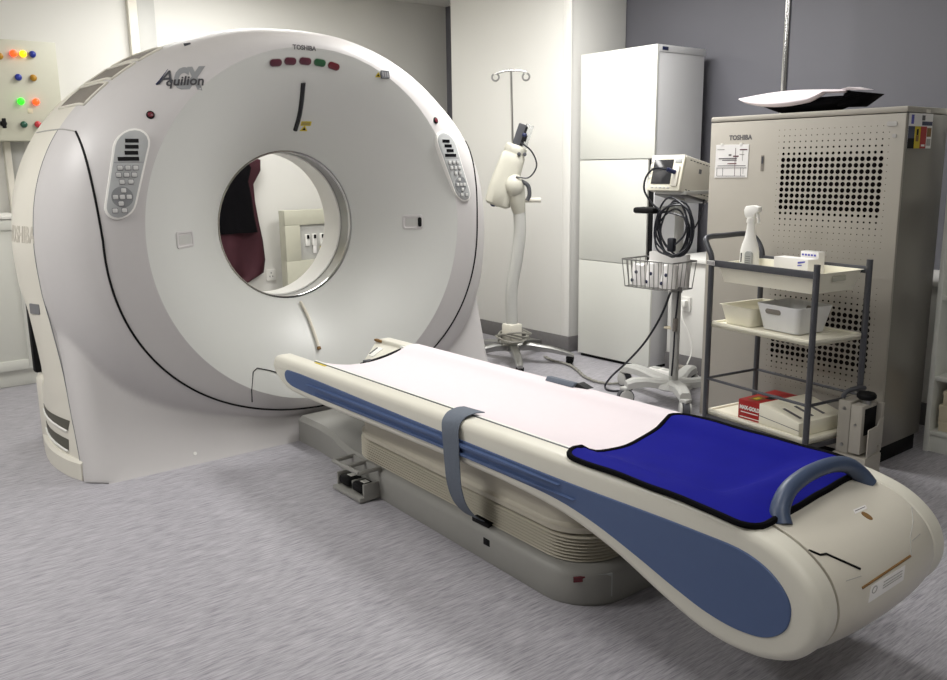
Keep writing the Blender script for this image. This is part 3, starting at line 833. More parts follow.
# ------------------------------------------------------------------ behind the gantry (left and through the bore)
EX = -6.10
t = thing('control_box', (-6.2, 1.1, 1.8), 'beige wall box with coloured lamps and buttons left of the scanner', 'electrical box')
bx('enclosure', 'ebox', t, WX+.002, EX-.012, .72, 1.520, 1.485, 2.095, .004)
dr = bx('door', 'ebox', t, EX-.012, EX, .722, 1.518, 1.487, 2.093, .003)
def pill(y, z, m, lit):
    o = MB().cyl((EX, y, z), (EX+.012, y, z), .019, n=16).build('lamp_collar', 'grey', dr)
    mm = glow('lamp_glow_%s' % m, *lit) if lit else mat('lamp_off_%s' % m, {'b': (30, 50, 150), 'a': (176, 130, 30), 'g': (28, 84, 66), 'r': (190, 50, 60)}[m], .3)
    MB().sphere((EX+.012, y, z), .021, .8, 1, 1, 14).build('pilot_lamp', mm, dr)
for y, z, m, lit in ((1.268, 2.011, 'r1', ((255, 60, 20), 5)), (1.322, 2.012, 'y1', ((255, 190, 10), 5)), (1.376, 2.013, 'b', None), (1.281, 1.870, 'b', None), (1.366, 1.871, 'a', None), (1.280, 1.726, 'g1', ((40, 255, 30), 4)), (1.366, 1.726, 'r2', ((255, 60, 20), 5)), (1.282, 1.586, 'g', None), (1.363, 1.588, 'r', None), (1.19, 1.99, 'a', None)):
    pill(y, z, m, lit)
MB().cyl((EX, 1.166, 1.59), (EX+.03, 1.166, 1.59), .018, n=14).box(EX+.03, EX+.05, 1.155, 1.177, 1.56, 1.62, .004).build('selector_switch', 'black', dr)
bx('tag_label', 'card', dr, EX, EX+.002, 1.315, 1.345, 1.655, 1.685, .0005)
struct(bx('trim_5', 'cream', None, WX+.001, WX+.06, 1.185, 1.222, 0, 1.484, .003))
struct(bx('trim_6', 'lgrey', None, WX+.001, WX+.03, 1.222, 1.31, 0, 1.484, .003))
t = thing('base_cupboard', (-6., .5, 0), 'low white cupboard with framed door left of the scanner', 'cupboard')
bx('carcass', 'cab', t, WX+.07, -5.78, .10, 1.155, .10, 1.02, .003)
bx('plinth', 'cab', t, WX+.07, -5.79, .12, 1.145, 0, .10, .002)
bx('worktop', 'white', t, WX+.065, -5.755, .10, 1.165, 1.02, 1.04, .003)
for y0, y1 in ((.625, 1.15), (.105, .62)):
    o = bx('door', 'cab', t, -5.78, -5.768, y0, y1, .105, 1.015, .002)
    mb = MB()
    mb.box(-5.768, -5.758, y0, y0+.06, .105, 1.015, .003).box(-5.768, -5.758, y1-.06, y1, .105, 1.015, .003)
    mb.box(-5.768, -5.758, y0+.06, y1-.06, .105, .165, .003).box(-5.768, -5.758, y0+.06, y1-.06, .955, 1.015, .003)
    mb.build('door_frame', 'cab', o)
# maroon apron hanging on the wall behind the bore
t = thing('hanging_apron', (WX+.08, 2.7, 1.4), 'maroon and black lead apron hanging on the wall, seen through the bore', 'apron')
def cloth(name, m, outline_l, outline_r, x0, amp, ph, th=.03, parent=t):
    n = len(outline_l); mb = MB(); F_ = []; B_ = []
    for i in range(n):
        (yl, z), (yr, z2) = outline_l[i], outline_r[i]
        f, b = [], []
        for j in range(21):
            s_ = j/20; y = yl+(yr-yl)*s_; zz = z+(z2-z)*s_
            w = math.sin(ph+s_*13+zz*2.3)*.6+math.sin(ph*2+s_*7-zz*3)*.4
            edge = math.sin(PI*s_)**.5 if 0 < s_ < 1 else 0
            f.append(Vector((x0+amp*w*edge+th*edge, y, zz))); b.append(Vector((x0-.012, y, zz)))
        F_.append(f); B_.append(b)
    R = [f+b[::-1] for f, b in zip(F_, B_)]
    return mb.loft(R).build(name, m, parent, ang=60)
zs = [1.42, 1.36, 1.28, 1.18, 1.05, .9, .75, .6, .5, .43]
r_ = [2.80, 2.93, 2.925, 2.86, 2.865, 2.885, 2.91, 2.92, 2.90, 2.76]
l_ = [2.55, 2.44, 2.43, 2.42, 2.42, 2.40, 2.39, 2.38, 2.38, 2.42]
cloth('apron_body', 'maroon', [(a, z) for a, z in zip(l_, zs)], [(a, z) for a, z in zip(r_, zs)], WX+.06, .03, .5)
zs2 = [1.40, 1.3, 1.2, 1.08, .95, .82]
cloth('apron_panel', 'blackcloth', [(a, z) for a, z in zip((2.56, 2.5, 2.5, 2.5, 2.5, 2.5), zs2)], [(a, z) for a, z in zip((2.78, 2.83, 2.80, 2.82, 2.83, 2.85), zs2)], WX+.105, .018, 2.1, .03)
MB().cyl((WX, 2.66, 1.43), (WX+.09, 2.66, 1.44), .01).build('wall_hook', 'steel', t)
# beige cabinet with a recessed switch panel, seen through the bore
t = thing('switch_cabinet', (-6.1, 3.3, 0), 'beige cabinet with a recessed switch panel, seen through the bore', 'cabinet')
Y0, Y1, XF = 3.008, 3.62, -6.05
mb = MB(); mb.box(XF-.10, XF-.03, Y0, Y1, .0, .978, .004)
for a, b, c, d in ((Y0, Y1, .865, .978), (Y0, Y1, .0, .59), (Y0, 3.135, .59, .865), (3.45, Y1, .59, .865)): mb.box(XF-.03, XF, a, b, c, d, .003)
mb.build('cabinet_body', 'ebox', t)
bx('recess_plate', 'lgrey', t, XF-.03, XF-.026, 3.135, 3.45, .59, .865, .001)
for y in (3.20, 3.26, 3.33):
    o = bx('breaker_switch', 'white', t, XF-.026, XF-.006, y-.018, y+.018, .70, .79, .003); bx('toggle', 'black', o, XF-.006, XF+.008, y-.008, y+.008, .755, .785, .002)
bx('paper_tag', 'paper', t, XF-.012, XF-.010, 3.245, 3.275, .64, .71, .0005); bx('yellow_tag', 'yellow', t, XF-.012, XF-.010, 3.305, 3.33, .65, .69, .0005)
def socket(name, fr, label, n=2):
    t = thing(name, fr.translation, label, 'socket')
    plate(MB(), fr, rrect(.06*n/2+.012, .045, .006), 0, .012, .003).build('face_plate', 'white', t)
    for k in range(n):
        cx_ = (k-(n-1)/2)*.07
        for a, b in ((0, .016), (-.012, -.012), (.012, -.012)): plate(MB(), fr, [(cx_+a-.003, b-.006), (cx_+a+.003, b-.006), (cx_+a+.003, b+.006), (cx_+a-.003, b+.006)], .011, .0125).build('pin_slot', 'dgrey', t)
    return t
socket('wall_socket', frame((WX, 2.985, .47), (0, 1, 0), (0, 0, 1), (1, 0, 0)), 'white wall socket low on the wall, seen through the bore', 1)

# ------------------------------------------------------------------ tall white cabinet
t = thing('tall_cabinet', (-3.8, 4.45, 0), 'tall white laminate cabinet with three stacked doors beside the column', 'cabinet')
CX0, CX1, CY0, CY1 = -4.105, -3.478, 4.205, 4.665
bx('carcass', 'cabside', t, CX0+.003, CX1-.004, CY0+.018, CY1, .02, 1.952, .002)
bx('top_panel', 'cabside', t, CX0, CX1, CY0+.018, CY1+.004, 1.952, 1.993, .002)
bx('plinth', 'black', t, CX0+.01, CX1-.01, CY0+.02, CY1-.01, 0, .02, .001)
for z0, z1, xr in ((.022, .665, CX1), (.669, 1.322, CX1-.048), (1.328, 1.993, CX1)):
    bx('door', 'cab', t, CX0, xr, CY0, CY0+.017, z0, z1, .0025)
bx('gap_shade', 'black', t, CX1-.046, CX1-.012, CY0+.012, CY0+.019, .672, 1.320, .001)  # black strip painted for the shade beside the narrower middle door
bx('maker_badge', 'navy', t, CX1-.001, CX1+.0025, CY0+.045, CY0+.10, 1.962, 1.982, .001)

# ------------------------------------------------------------------ injector on a pedestal
IP = Vector((-4.246, 3.722, 0)); er = Vector((.66, .75, 0)).normalized(); ef = Vector((.75, -.66, 0)).normalized()
def I(a, z, d=0): return IP+er*a+ef*d+Vector((0, 0, z))
t = thing('contrast_injector', IP, 'cream contrast injector head on a pedestal with drip hooks, in front of the column', 'injector')
MB().tube(catmull([I(0, .10), I(0, .26), I(.0, .49), I(.035, .70), I(.055, .88), I(.05, 1.02)], 6), [.037]*1+[.037]*200 if False else .040, 16).build('column', 'lgrey', t)
bx('column_collar', 'cream', t, IP.x-.05, IP.x+.05, IP.y-.05, IP.y+.05, .125, .265, .012)
hub = MB().lathe([(0, .135), (.05, .13), (.065, .11), (.065, .085), (0, .08)], IP, 'z', 24).build('hub', 'steel', t)
for k in range(5):
    a = math.radians(38-72*k); dv = Vector((math.cos(a), math.sin(a), 0)); pv = Vector((-dv.y, dv.x, 0))
    R = []
    for r, z, w, h in ((.03, .11, .034, .05), (.13, .115, .032, .045), (.27, .098, .027, .036), (.385, .072, .022, .026), (.415, .062, .016, .018)):
        c = IP+dv*r+Vector((0, 0, z)); R.append([c+pv*w/1-Vector((0, 0, h/2)), c+pv*w+Vector((0, 0, h/4)), c+pv*w*.6+Vector((0, 0, h/2)), c-pv*w*.6+Vector((0, 0, h/2)), c-pv*w+Vector((0, 0, h/4)), c-pv*w-Vector((0, 0, h/2))])
    lg = MB().loft(R).build('leg', 'steel', t)
    c = IP+dv*.39
    MB().box(c.x-.02, c.x+.02, c.y-.02, c.y+.02, .03, .055, .004).cyl(c+pv*.022+Vector((0, 0, .024)), c-pv*.022+Vector((0, 0, .024)), .024, n=16).build('caster', 'black', lg)
# head: tilted bottle form
HC = I(-.03, 1.23); ax = (er*.33+Vector((0, 0, 1))*.94).normalized(); au = ef; ar = ax.cross(au)*-1
ar = (er-ax*er.dot(ax)).normalized()
R = []
for h, w, d in ((-.20, .066, .056), (-.185, .084, .070), (-.10, .090, .076), (0, .087, .074), (.09, .081, .070), (.135, .078, .068), (.145, .070, .062), (.155, .070, .062), (.160, .074, .064), (.192, .072, .062), (.205, .058, .05)):
    R.append([HC+ax*h+ar*(w*math.copysign(abs(math.cos(q))**.75, math.cos(q)))+au*(d*math.copysign(abs(math.sin(q))**.75, math.sin(q))) for q in [2*PI*k/28 for k in range(28)]])
hd = MB().loft(R).build('injector_head', 'injector', t, ang=40)
fh = frame(HC, ar, ax, au)
o = plate(MB(), fh, [(a-.005, b+.27) for a, b in rrect(.028, .070, .008)], -.02, .025, .004).build('syringe_block', 'dgrey', t)
plate(MB(), fh, [(a+.038, b+.275) for a, b in rrect(.026, .075, .006)], -.02, .02, .003).build('syringe_shield', 'clear', t)
plate(MB(), fh, [(.015, .205), (.035, .205), (.035, .24), (.045, .24), (.045, .28), (.03, .28), (.03, .33), (.015, .33)], .018, .030).build('plunger_rack', 'black', t)
for a, b in ((.03, .155), (.065, .165)): plate(MB(), fh, [(a+.012*math.cos(q), b+.012*math.sin(q)) for q in [2*PI*k/14 for k in range(14)]], .05, .074, .002).build('control_knob', 'dgrey', t)
MB().sphere(I(.085, 1.485, .02), .017).build('red_blue_knob', 'navy', t)['label'] = 'navy knob'
MB().sphere(I(.02, 1.17, .05), .064, 1, 1, 1.15).tube([I(.025, 1.16, .03), I(.035, 1.08, .02), I(.05, 1.0, 0)], [.062, .055, .042], 18).build('swivel_joint', 'injector', t)
MB().tube(catmull([I(.06, 1.20, .07), I(.105, 1.17, .07), I(.115, 1.11, .07), I(.10, 1.075, .07)], 5), .013, 8).build('tilt_lever', 'dgrey', t)
MB().tube(catmull([I(.06, 1.44, .06), I(.13, 1.38, .07), I(.16, 1.29, .08), I(.11, 1.22, .09), I(.03, 1.225, .10)], 7), .005, 6).build('signal_cable', 'bcable', t)
mb = MB()
for a in (-.115, -.09, -.06): mb.sphere(I(a, 1.06, .03), .024)
mb.build('lower_knobs', 'navy', t)
MB().tube([I(-.05, 1.075), I(.19, 1.075)], .016, 10).build('side_handle', 'cream', t)
bx('bracket', 'cream', t, IP.x+.02, IP.x+.06, IP.y+.02, IP.y+.06, 1.0, 1.08, .006)
MB().tube([I(.01, 1.40, -.03), I(.0, 1.885, -.03)], .0075, 8).build('drip_pole', 'steel', t)
MB().tube(catmull([I(-.098, 1.865, -.03), I(-.05, 1.880, -.03), I(0, 1.884, -.03), I(.05, 1.884, -.03), I(.095, 1.873, -.03)], 5), .006, 8).build('hook_bar', 'steel', t)
MB().sphere(I(0, 1.884, -.03), .011).sphere(I(-.02, 1.884, -.03), .008).sphere(I(.02, 1.884, -.03), .008).build('bar_joint', 'chrome', t)
for a in (-.098, .095):
    MB().tube([I(a+.022*math.sin(q), 1.845+.022*math.cos(q), -.03) for q in [.2+(2*PI-.7)*k/22 for k in range(23)]], .0058, 6).build('drip_hook', 'steel', t)
# cable coil on the base and cord across the floor
t = thing('cable_coil', IP+Vector((0, 0, .17)), 'pale cable coiled round the foot of the injector pedestal', 'cable')
mb = MB()
for k in range(6):
    r0 = .078+.008*(k % 3); z0 = .142+.0125*k
    mb.tube([IP+er*(.02*(k % 2)+r0*1.15*math.cos(q))+ef*(r0*math.sin(q))+Vector((0, 0, z0+.014*math.sin(q*2+k))) for q in [2*PI*j/30 for j in range(30)]], .006, 6, closed=True)
mb.build('cable_loops', 'cable', t)
def fl(u, v, z=.007): return on(u, v, 2, z)
t = thing('floor_cord', fl(560, 362), 'pale twisted cord running over the floor between the injector and the monitor stand', 'cable')
pp = [fl(545, 357), fl(553, 361), fl(562, 363), fl(571, 366), fl(578, 371), fl(585, 377), fl(597, 382), fl(611, 384), fl(622, 383)]
mb = MB(); cp = catmull(pp, 8)
for ph in (0, PI):
    mb.tube([p+Vector((math.cos(ph+i*.9)*.008, math.sin(ph+i*.9)*.008, .004)) for i, p in enumerate(cp)], .006, 6)
mb.build('twisted_cord', 'cable', t)

# ------------------------------------------------------------------ monitor on a wheeled stand
P0 = Vector((-2.90, 3.72, 0))
t = thing('monitor_stand', P0, 'pale grey wheeled stand with wire basket in front of the tall white cabinet', 'stand')
MB().cyl(P0+Vector((0, 0, .10)), P0+Vector((.02, -.02, 1.16)), .026, .024, 18).build('pole', 'lgrey', t)
MB().cyl(P0+Vector((.011, -.011, .62)), P0+Vector((.0135, -.0135, .70)), .030, n=18).build('pole_clamp', 'base', t)
hub = MB().lathe([(0, .13), (.06, .128), (.10, .115), (.11, .095), (.09, .085), (0, .085)], P0, 'z', 26).build('hub', 'lgrey', t)
for k, tip in enumerate(((-3.31, 3.79), (-3.04, 3.49), (-2.67, 3.53), (-2.70, 3.90), (-3.03, 4.06))):
    d = Vector((tip[0], tip[1], 0))-P0; L = d.length; dv = d.normalized(); pv = Vector((-dv.y, dv.x, 0)); R = []
    for f, z, w, h in ((.02, .11, .05, .045), (.35, .118, .043, .042), (.62, .128, .036, .045), (.85, .125, .034, .05), (1.0, .115, .03, .04)):
        c = P0+dv*L*f+Vector((0, 0, z)); R.append([c+pv*w-Vector((0, 0, h/2)), c+pv*w*.95+Vector((0, 0, h*.2)), c+pv*w*.6+Vector((0, 0, h/2)), c-pv*w*.6+Vector((0, 0, h/2)), c-pv*w*.95+Vector((0, 0, h*.2)), c-pv*w-Vector((0, 0, h/2))])
    lg = MB().loft(R).build('leg', 'lgrey', t)
    c = Vector((tip[0], tip[1], 0))
    cs = MB().cyl(c+pv*.016+Vector((0, 0, .046)), c-pv*.016+Vector((0, 0, .046)), .046, n=20).build('wheel', 'dgrey', lg)
    mb = MB()
    for s_ in (-1, 1):
        mb.prism([c+pv*s_*.019+dv*(.038*math.cos(q))+Vector((0, 0, .05+.038*math.sin(q))) for q in [2*PI*j/14 for j in range(14)]], pv*s_*.008, .002)
    mb.box(c.x-.024, c.x+.024, c.y-.024, c.y+.024, .085, .105, .006)
    mb.build('caster_cover', 'lgrey', lg)
MB().box(-3.075, -2.935, 3.55, 3.64, 1.040, 1.072, .012).build('grip_bar', 'black', t)
MB().tube([(-2.96, 3.60, 1.06), (-2.915, 3.72, 1.06)], .018, 10).build('grip_arm', 'lgrey', t)
plate(MB(), frame((-2.88, 3.72, 1.14), (1, 0, 0), (0, 1, 0), (0, 0, 1)), rrect(.10, .11, .02), 0, .018, .003).build('mounting_plate', 'lgrey', t)
mb = MB()
bx0, bx1, by0, by1, bz0, bz1 = -3.075, -2.765, 3.505, 3.675, .655, .800
def rim(z, x0, x1, y0, y1, r): mb.tube([(x0, y0, z), (x1, y0, z), (x1, y1, z), (x0, y1, z)], r, 6, closed=True)
rim(bz1, bx0-.015, bx1+.015, by0-.01, by1+.01, .004); rim(bz0, bx0, bx1, by0, by1, .003)
for i in range(12):
    x = bx0+(bx1-bx0)*i/11; xt = bx0-.015+(bx1-bx0+.03)*i/11
    for ya, yb in ((by0, by0-.01), (by1, by1+.01)): mb.tube([(x, ya, bz0), (xt, yb, bz1)], .0025, 5)
    mb.tube([(x, by0, bz0), (x, by1, bz0)], .002, 5)
for i in range(1, 5):
    y = by0+(by1-by0)*i/5
    for xa, xb in ((bx0, bx0-.015), (bx1, bx1+.015)): mb.tube([(xa, y, bz0), (xb, y, bz1)], .0025, 5)
mb.build('wire_basket', 'steel', t)
bx('basket_hook', 'steel', t, -3.0, -2.85, 3.68, 3.70, .70, .79, .003)
bx('pole_joint', 'card', t, -2.955, -2.885, 3.69, 3.73, .415, .425, .003)
# paper and bags in the basket
t = thing('folded_papers', (-3.0, 3.6, .66), 'white folded papers standing in the wire basket', 'papers')
MB().box(-3.02, -2.77, 3.63, 3.66, .662, .835, .004).build('back_sheet', 'paper', t)
def bag(x0, x1, ya, yb, z1, label, ph):
    t = thing('plastic_bag', ((x0+x1)/2, (ya+yb)/2, .66), label, 'bag')
    R = []
    for i in range(6):
        f = i/5; z = .664+(z1-.664)*f; n = 16; r_ = []
        for k in range(n):
            q = 2*PI*k/n; sx = (x1-x0)/2*(1-.12*f)*(1+.07*math.sin(3*q+ph+4*f)); sy = (yb-ya)/2*(1-.35*f)*(1+.10*math.sin(2*q+ph*2))
            r_.append(Vector(((x0+x1)/2+sx*math.cos(q), (ya+yb)/2+sy*math.sin(q), z+.008*math.sin(2*q+ph)*f)))
        R.append(r_)
    MB().loft(R).build('bag_body', 'paper', t, ang=70)
    for k in range(2):
        MB().sphere((x0+(x1-x0)*(.35+.3*k), ya-.002, .69+.045*k), .010, 1, .6, 1, 8).build('blue_cap', 'navy', t)
bag(-3.065, -2.975, 3.515, 3.605, .775, 'crumpled white bag at the left end of the wire basket', .4)
bag(-2.97, -2.875, 3.515, 3.610, .79, 'crumpled white bag in the middle of the wire basket', 1.7)
bag(-2.87, -2.775, 3.515, 3.605, .785, 'crumpled white bag at the right end of the wire basket', 2.9)
# monitor
t = thing('patient_monitor', (-2.87, 3.7, 1.17), 'cream box monitor with a dark screen on the wheeled stand', 'monitor')
MF = Matrix.Translation((-2.905, 3.615, 1.248)) @ Matrix.Rotation(math.radians(-3), 4, 'Z') @ Matrix.Rotation(math.radians(-13), 4, 'X') @ Matrix.Scale(1.13, 4)
# local: x right, y back, z up; front face at y=0
MB().box(-.098, .098, 0, .27, -.082, .082, .008, MF).build('case', 'cream', t)
bz = MB().box(-.098, .098, -.012, 0, -.082, .082, .006, MF).build('bezel', 'tray', t)
MB().box(-.075, .040, -.0145, -.012, -.052, .060, .002, MF).build('screen', 'glassdk', bz)
for k in range(5): MB().box(-.07+.024*k, -.054+.024*k, -.0145, -.012, -.072, -.064, .001, MF).build('soft_key', 'lgrey', bz)
for k in range(4): MB().box(-.093, -.083, -.0145, -.012, -.03+.024*k, -.020+.024*k, .001, MF).build('side_key', 'lgrey', bz)
MB().box(.05, .088, -.0145, -.012, .045, .062, .001, MF).build('name_strip', 'keypad', bz)
MB().box(.05, .085, -.020, -.012, -.062, .03, .003, MF).build('connector_panel', 'cream', bz)
for k in range(9):
    for z in (-.068, .066): MB().box(.0975, .0990, .03+.022*k, .042+.022*k, z-.002, z+.002, 0, MF).build('vent_slot', 'dgrey', t)
MB().box(.0975, .0988, .10, .118, .02, .04, 0, MF).build('caution_mark', 'grey', t)
MB().box(-.08, .08, .03, .22, -.096, -.082, .004, MF).build('foot_plate', 'grey', t)
def mpt(x, y, z): return MF @ Vector((x, y, z))
t = thing('monitor_cable', (-2.9, 3.6, .95), 'black monitor cable plugged into the screen and coiled below the grip', 'cable')
MB().tube([mpt(.065, -.018, .0), mpt(.045, -.055, .006)], .011, 10).build('plug', 'navy', t)
run = catmull([mpt(.045, -.055, .006), mpt(-.01, -.075, .005), mpt(-.045, -.08, -.03), mpt(-.05, -.075, -.09), (-2.93, 3.53, 1.10), (-2.87, 3.54, 1.055)], 6)
MB().tube(run, .0055, 8).build('lead', 'bcable', t)
mb = MB()
cc = on(672, 228, 1, 3.55)
for k in range(7):
    a = .088+.012*(k % 4); b = .110+.009*((k*3) % 5); o_ = Vector((.012*math.sin(k*2.1), .004*k, .012*math.cos(k*1.7)-.01*(k % 3)))
    mb.tube([cc+o_+Vector((a*math.cos(q), .012*math.sin(q*2+k), b*math.sin(q)-.012*math.cos(q*3+k))) for q in [2*PI*j/36 for j in range(36)]], .0052, 6, closed=True)
mb.build('coiled_loops', 'bcable', t)
MB().box(cc.x-.015, cc.x+.025, 3.53, 3.56, cc.z-.12, cc.z-.05, .008).build('cable_tie', 'bcable', t)
t = thing('power_cable', (-3.1, 3.6, 0), 'black power cord hanging from the basket to the floor beside the wheeled stand', 'cable')
MB().tube(catmull([on(671, 291, 1, 3.60), on(661, 316, 1, 3.60), on(645, 342, 1, 3.60), on(626, 363, 1, 3.62), on(611, 377, 1, 3.66), fl(605, 386), fl(608, 390), fl(615, 391), fl(624, 390.5), fl(632, 389)], 7), .0062, 8).build('cord', 'bcable', t)
t = thing('signal_cord', (-2.85, 3.7, .5), 'thin dark cord running down the pole of the wheeled stand', 'cable')
MB().tube(catmull([(-2.80, 3.80, 1.12), (-2.79, 3.74, 1.0), (-2.85, 3.70, .86), (-2.865, 3.692, .60), (-2.88, 3.693, .44), (-2.885, 3.695, .30), (-2.89, 3.69, .16)], 6), .0045, 8).build('cord', 'bcable', t)
MB().tube([(-2.875, 3.69, .48), (-2.878, 3.69, .41)], .014, 8).build('inline_plug', 'vent', t)

# power strip and socket behind, on the ledge wall
t = thing('power_strip', (-3.2, 4.2, 0), 'white power strip lying on the floor by the ledge wall', 'power strip')
bx('strip_body', 'white', t, -3.42, -3.08, 4.13, 4.20, 0.001, .045, .006)
for k in range(4): bx('outlet', 'lgrey', t, -3.40+.078*k, -3.35+.078*k, 4.14, 4.19, .044, .047, .001)
MB().box(-3.22, -3.16, 4.14, 4.19, .047, .09, .006).build('adapter_plug', 'vent', t)
t = socket('wall_socket', frame((-3.30, 4.33, .44), (1, 0, 0), (0, 0, 1), (0, -1, 0)), 'white wall socket with a plug between the tall cabinet and the perforated cabinet', 1)
bx('plug', 'white', t, -3.315, -3.275, 4.285, 4.318, .425, .465, .005)
MB().tube(catmull([(-3.295, 4.285, .43), (-3.27, 4.26, .36), (-3.22, 4.27, .26), (-3.19, 4.26, .16), (-3.19, 4.22, .09)], 6), .005, 6).build('plug_cord', 'white', t)

# ------------------------------------------------------------------ perforated equipment cabinet
TX0, TX1, TY0, TY1, TZ = -2.612, -1.680, 3.573, 3.955, 1.512
t = thing('equipment_cabinet', (-2.15, 3.76, 0), 'large beige grey equipment cabinet with perforated front behind the trolley', 'cabinet')
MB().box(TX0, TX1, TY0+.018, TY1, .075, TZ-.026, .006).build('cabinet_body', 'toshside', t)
bx('plinth', 'black', t, TX0+.02, TX1-.012, TY0+.03, TY1-.02, 0, .075, .002)
MB().box(TX0-.003, TX1+.003, TY0, TY1+.003, TZ-.024, TZ, .006).build('lid', 'tosh', t)
FP = MB().box(TX0, TX1, TY0, TY0+.018, .03, TZ-.027, .003).build('front_panel', 'tosh', t)
mb = MB(); P = .0263
def disc(x, z, r):
    n = 12 if r > .005 else 6
    mb.add([(x+r*math.cos(2*PI*k/n), TY0-.0006, z+r*math.sin(2*PI*k/n)) for k in range(n)], [list(range(n))])
BIG = .0102; fall = [.0065, .0047, .0034, .0026, .0019]
for ztop_ in (1.307, .640):
    for i in range(-1, 19):
        x = -2.216+P*i; edge = i < 0 or i > 17
        for j in range(-5, 9+6):
            if 0 <= j <= 8: r = BIG if not edge else .0021
            else:
                d = -j if j < 0 else j-8
                if ztop_ > 1 and j < 0: r = fall[d-1] if d <= 5 else 0
                else: r = fall[d-1] if d <= 5 else .0016
                if edge: r = min(r, .0019)
            if r: disc(x, ztop_-P*j, r)
    if ztop_ > 1:
        for j in range(15, 20):
            for i in range(0, 18): disc(-2.216+P*i, ztop_-P*j, .0016)
mb.build('vent_holes', 'hole', FP, smooth=False)
yf = TY0-.0005
DF = lambda x, z: frame((x, TY0, z), (1, 0, 0), (0, 0, 1), (0, -1, 0))
text('maker_name', 'TOSHIBA', .030, 'ink', FP, DF(-2.445, 1.412), 0, .0006, .0012)
o = plate(MB(), frame((-2.489, TY0, 1.305), (.998, 0, .01), (0, 0, 1), (0, -1, 0)), [(-.091, -.077), (.091, -.077), (.093, .075), (-.088, .078)], 0, .002).build('record_sheet', 'paper', FP)
for (a0, a1, b, w, m) in ((-.07, .03, .012, .0025, 'ink'), (-.05, .03, .004, .002, 'ink'), (-.02, .03, -.012, .002, 'red'), (-.075, .08, -.022, .0015, 'ink'), (-.08, .085, -.032, .0012, 'ink'), (-.015, .0, .028, .004, 'ink'), (.01, .04, .022, .003, 'plum'), (.045, .085, .052, .0025, 'plum'), (-.08, -.04, .055, .002, 'inklight'), (.045, .07, .03, .002, 'inklight'), (-.075, .08, -.070, .001, 'ink')):
    plate(MB(), DF(-2.489, 1.305), [(a0, b-w), (a1, b-w), (a1, b+w), (a0, b+w)], .001, .0028).build('print_line', m, o)
for a, b0, b1, m in ((-.078, -.07, -.03, 'ink'), (-.045, -.07, -.03, 'ink'), (.022, -.07, .06, 'plum'), (.055, -.07, -.03, 'ink'), (.068, -.06, -.03, 'inklight'), (.062, -.0, .05, 'inklight')):
    plate(MB(), DF(-2.489, 1.305), [(a-.001, b0), (a+.001, b0), (a+.001, b1), (a-.001, b1)], .001, .0028).build('print_line', m, o)
for a in (-.055, .05): plate(MB(), DF(-2.489+a, 1.383), [(-.007, -.005), (.007, -.005), (.007, .005), (-.007, .005)], 0, .0035).build('tape_tab', 'white', FP)
plate(MB(), DF(-2.321, 1.293), rrect(.008, .036, .002, 2), -.002, .0012).build('lock_slot', 'vent', FP)
plate(MB(), DF(-2.321, 1.307), rrect(.004, .016, .002, 2), 0, .003).build('lock_latch', 'dgrey', FP)
plate(MB(), DF(-1.735, 1.445), rrect(.021, .010, .006, 3), 0, .003).build('badge', 'inklight', FP)
plate(MB(), DF(-1.722, 1.397), rrect(.008, .008, .004, 3), 0, .003).build('badge', 'inklight', FP)
SF = lambda y, z: frame((TX1, y, z), (0, 1, 0), (0, 0, 1), (1, 0, 0))
o = plate(MB(), SF(3.700, 1.416), [(-.105, -.07), (.105, -.07), (.105, .07), (-.105, .07)], 0, .0015).build('safety_sticker', 'paper', t)
for a0, a1, m in ((-.105, -.050, 'navy'), (-.050, .002, 'yellow'), (.002, .056, 'redbox')):
    plate(MB(), SF(3.700, 1.416), [(a0, -.07), (a1, -.07), (a1, .018), (a0, .018)], .001, .0022).build('colour_band', m, o)
plate(MB(), SF(3.700, 1.416), [(-.105, -.07), (-.05, -.07), (-.05, -.03), (-.105, -.03)], .002, .0027).build('colour_band', 'black', o)
for a, b, w, h, m in ((-.025, -.005, .008, .012, 'black'), (-.025, -.03, .012, .012, 'brown'), (.03, -.058, .015, .004, 'paper'), (-.075, .045, .010, .018, 'purple'), (.055, .030, .045, .008, 'navy'), (.02, .052, .012, .01, 'ink'), (.078, -.005, .018, .018, 'brown'), (.08, -.045, .016, .014, 'inklight')):
    plate(MB(), SF(3.700, 1.416), [(a-w, b-h), (a+w, b-h), (a+w, b+h), (a-w, b+h)], .0015, .003).build('print_mark', m, o)
bx('corner_clip', 'cream', t, TX1+.002, TX1+.008, 3.735, 3.765, 1.488, 1.502, .001)
bx('front_foot', 'tosh', t, -1.76, -1.683, TY0-.001, TY0+.03, 0, .03, .001)

